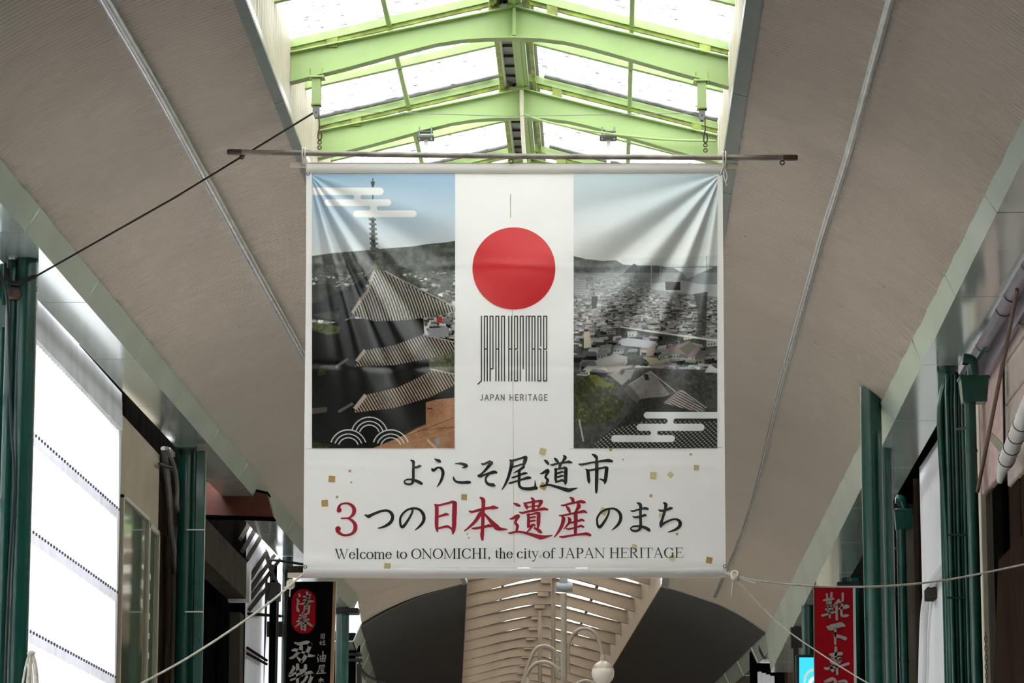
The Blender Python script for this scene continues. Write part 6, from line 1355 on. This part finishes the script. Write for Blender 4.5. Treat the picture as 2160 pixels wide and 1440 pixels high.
M_litw = bpy.data.materials.new('white_backlit_print'); M_litw.use_nodes = True; _p = M_litw.node_tree.nodes['Principled BSDF']; _p.inputs['Emission Color'].default_value = (.9, .95, 1, 1); _p.inputs['Emission Strength'].default_value = .2
M_lity = bpy.data.materials.new('olive_backlit_print'); M_lity.use_nodes = True; _p = M_lity.node_tree.nodes['Principled BSDF']; _p.inputs['Emission Color'].default_value = (*lin((160, 176, 120)), 1); _p.inputs['Emission Strength'].default_value = .15
YU = 50.0
t = thing('lit_sign', P(1705, 1520, YU), 'small blue backlit sign beside the red shop sign', 'sign')
MB().bev((P(1681, 1520, YU)[0], YU, P(1681, 1520, YU)[2]), (P(1735, 1380, YU)[0], YU + .2, P(1735, 1380, YU)[2]), .015).build('case', M_cable, parent=t)
MB().slab([P(1686, 1386, YU - .004), P(1732, 1386, YU - .004), P(1732, 1516, YU - .004), P(1686, 1516, YU - .004)], (0, .003, 0)).build('panel', M_lit, parent=t)
stroke_mesh(MB(), [[(1697, 1438, 4), (1700, 1424, 5), (1707, 1416, 5), (1716, 1412, 5)]], lambda u, v: Pn(u, v, YU - .008), 4).build('olive_mark', M_lity, parent=t)
stroke_mesh(MB(), [[(1706, 1446, 5), (1711, 1434, 7), (1718, 1430, 8)], [(1704, 1450, 6), (1725, 1448, 6)]], lambda u, v: Pn(u, v, YU - .008), 4).build('white_mark', M_litw, parent=t)
# shop fronts where the arcade bends, right
t = thing('curtained_shop', P(1630, 1500, 69), 'dark shop front with white hanging curtains below the right gutter end', 'shop front')
pbox(1585, 1372, 1662, 1560, 69.0, .4, 'front', M_black, parent=t)
for k in range(4): pbox(1600 + 9 * k, 1416 + 3 * k, 1607 + 9 * k, 1560, 68.9, .06, 'curtain', M_white, parent=t)
t = thing('street_lamp', P(1618, 1400, 67.5), 'small white conical lamp under the end of the right gutter', 'lamp')
q = P(1618, 1392, 67.5); MB().lathe([(.02, .08), (.05, .05), (.16, -.03), (.17, -.05)], q, 16).build('shade', M_white, parent=t, smooth=True)
MB().tube(catmull([P(1603, 1352, 67.4), P(1604, 1372, 67.4), P(1612, 1386, 67.4), P(1618, 1388, 67.5)], 5), .03, 8).build('arm', M_cable, parent=t, smooth=True)

# hanging multi-armed lamp in the middle
YM_ = 56.0
q = P(1187, 1240, YM_)
t = thing('pendant_lamp', q, 'hanging lamp pole with curved arms and a milky globe, below the banner', 'lamp')
M_lamppost = mat('beige_lamp_paint', (138, 126, 110), rough=0.5, var=0.1); M_globe = mat('milky_globe_glass', (214, 204, 192), rough=0.25, var=0.04, spec=0.6); M_globetop = mat('smoked_globe_cap', (158, 140, 124), rough=0.35, var=0.06)
pt = P(1189, 1251, YM_); MB().tube([V3(pt[0], YM_, P(1189, 1700, YM_)[2]), V3(pt[0], YM_, pt[2])], .055, 14).build('pole', M_lamppost, parent=t, smooth=True)
a, b = P(1174, 1238, YM_), P(1208, 1238, YM_); MB().tube([a, b], .085, 16).build('top_drum', M_grey, parent=t, smooth=True)
zr = 9.64; MB().box((pt[0] - .07, YM_ - .05, pt[2] + .1), (pt[0] + .07, YM_ + .05, zr)).build('ridge_hanger', M_grey, parent=t)
for pts, Yq in ((((1199, 1420), (1198, 1370), (1205, 1345), (1217, 1330), (1233, 1325), (1250, 1331), (1262, 1347), (1269, 1368), (1271, 1386)), YM_), (((1181, 1405), (1176, 1382), (1165, 1368), (1148, 1362), (1132, 1367), (1122, 1382), (1112, 1408), (1103, 1440), (1098, 1462)), YM_ + .25), (((1180, 1430), (1174, 1410), (1160, 1399), (1145, 1396), (1129, 1400), (1117, 1412), (1108, 1432), (1101, 1462)), YM_ - .3), (((1205, 1470), (1215, 1445), (1232, 1436), (1248, 1440), (1258, 1462)), YM_ + .6)):
    MB().tube(catmull([P(x, y, Yq) for x, y in pts], 5), .032, 10).build('arm', M_lamppost, parent=t, smooth=True)
for (x, y, Yq) in ((1272, 1419, YM_), (1098, 1496, YM_ + .25), (1112, 1468, YM_ - .3)):
    c = P(x, y, Yq); R = .2
    g = MB().lathe([(.001, -R)] + [(R * math.cos(a), R * math.sin(a) * 1.05) for a in np.linspace(-1.4, .35, 10)], c, 24).build('globe', M_globe, parent=t, smooth=True)
    MB().lathe([(R * math.cos(a) * 1.01, R * math.sin(a) * 1.05) for a in np.linspace(.35, 1.15, 6)] + [(.05, R * 1.06), (.045, R * 1.3), (.035, R * 1.65)], c, 24).build('globe_cap', M_globetop, parent=g, smooth=True)
for px, py, Yq in ((1167, 1266, 72.0), (1139, 1320, 80.0)):
    q = P(px, py, Yq); tt = thing('pendant_lamp', q, 'farther beige lamp pole hanging from the ridge, %s' % ('first behind the globe lamp' if Yq < 75 else 'second behind the globe lamp'), 'lamp')
    MB().tube([V3(q[0], Yq, P(px, 1560, Yq)[2]), q, q + (0, 0, .4)], .05, 12).build('pole', M_lamppost, parent=tt, smooth=True)
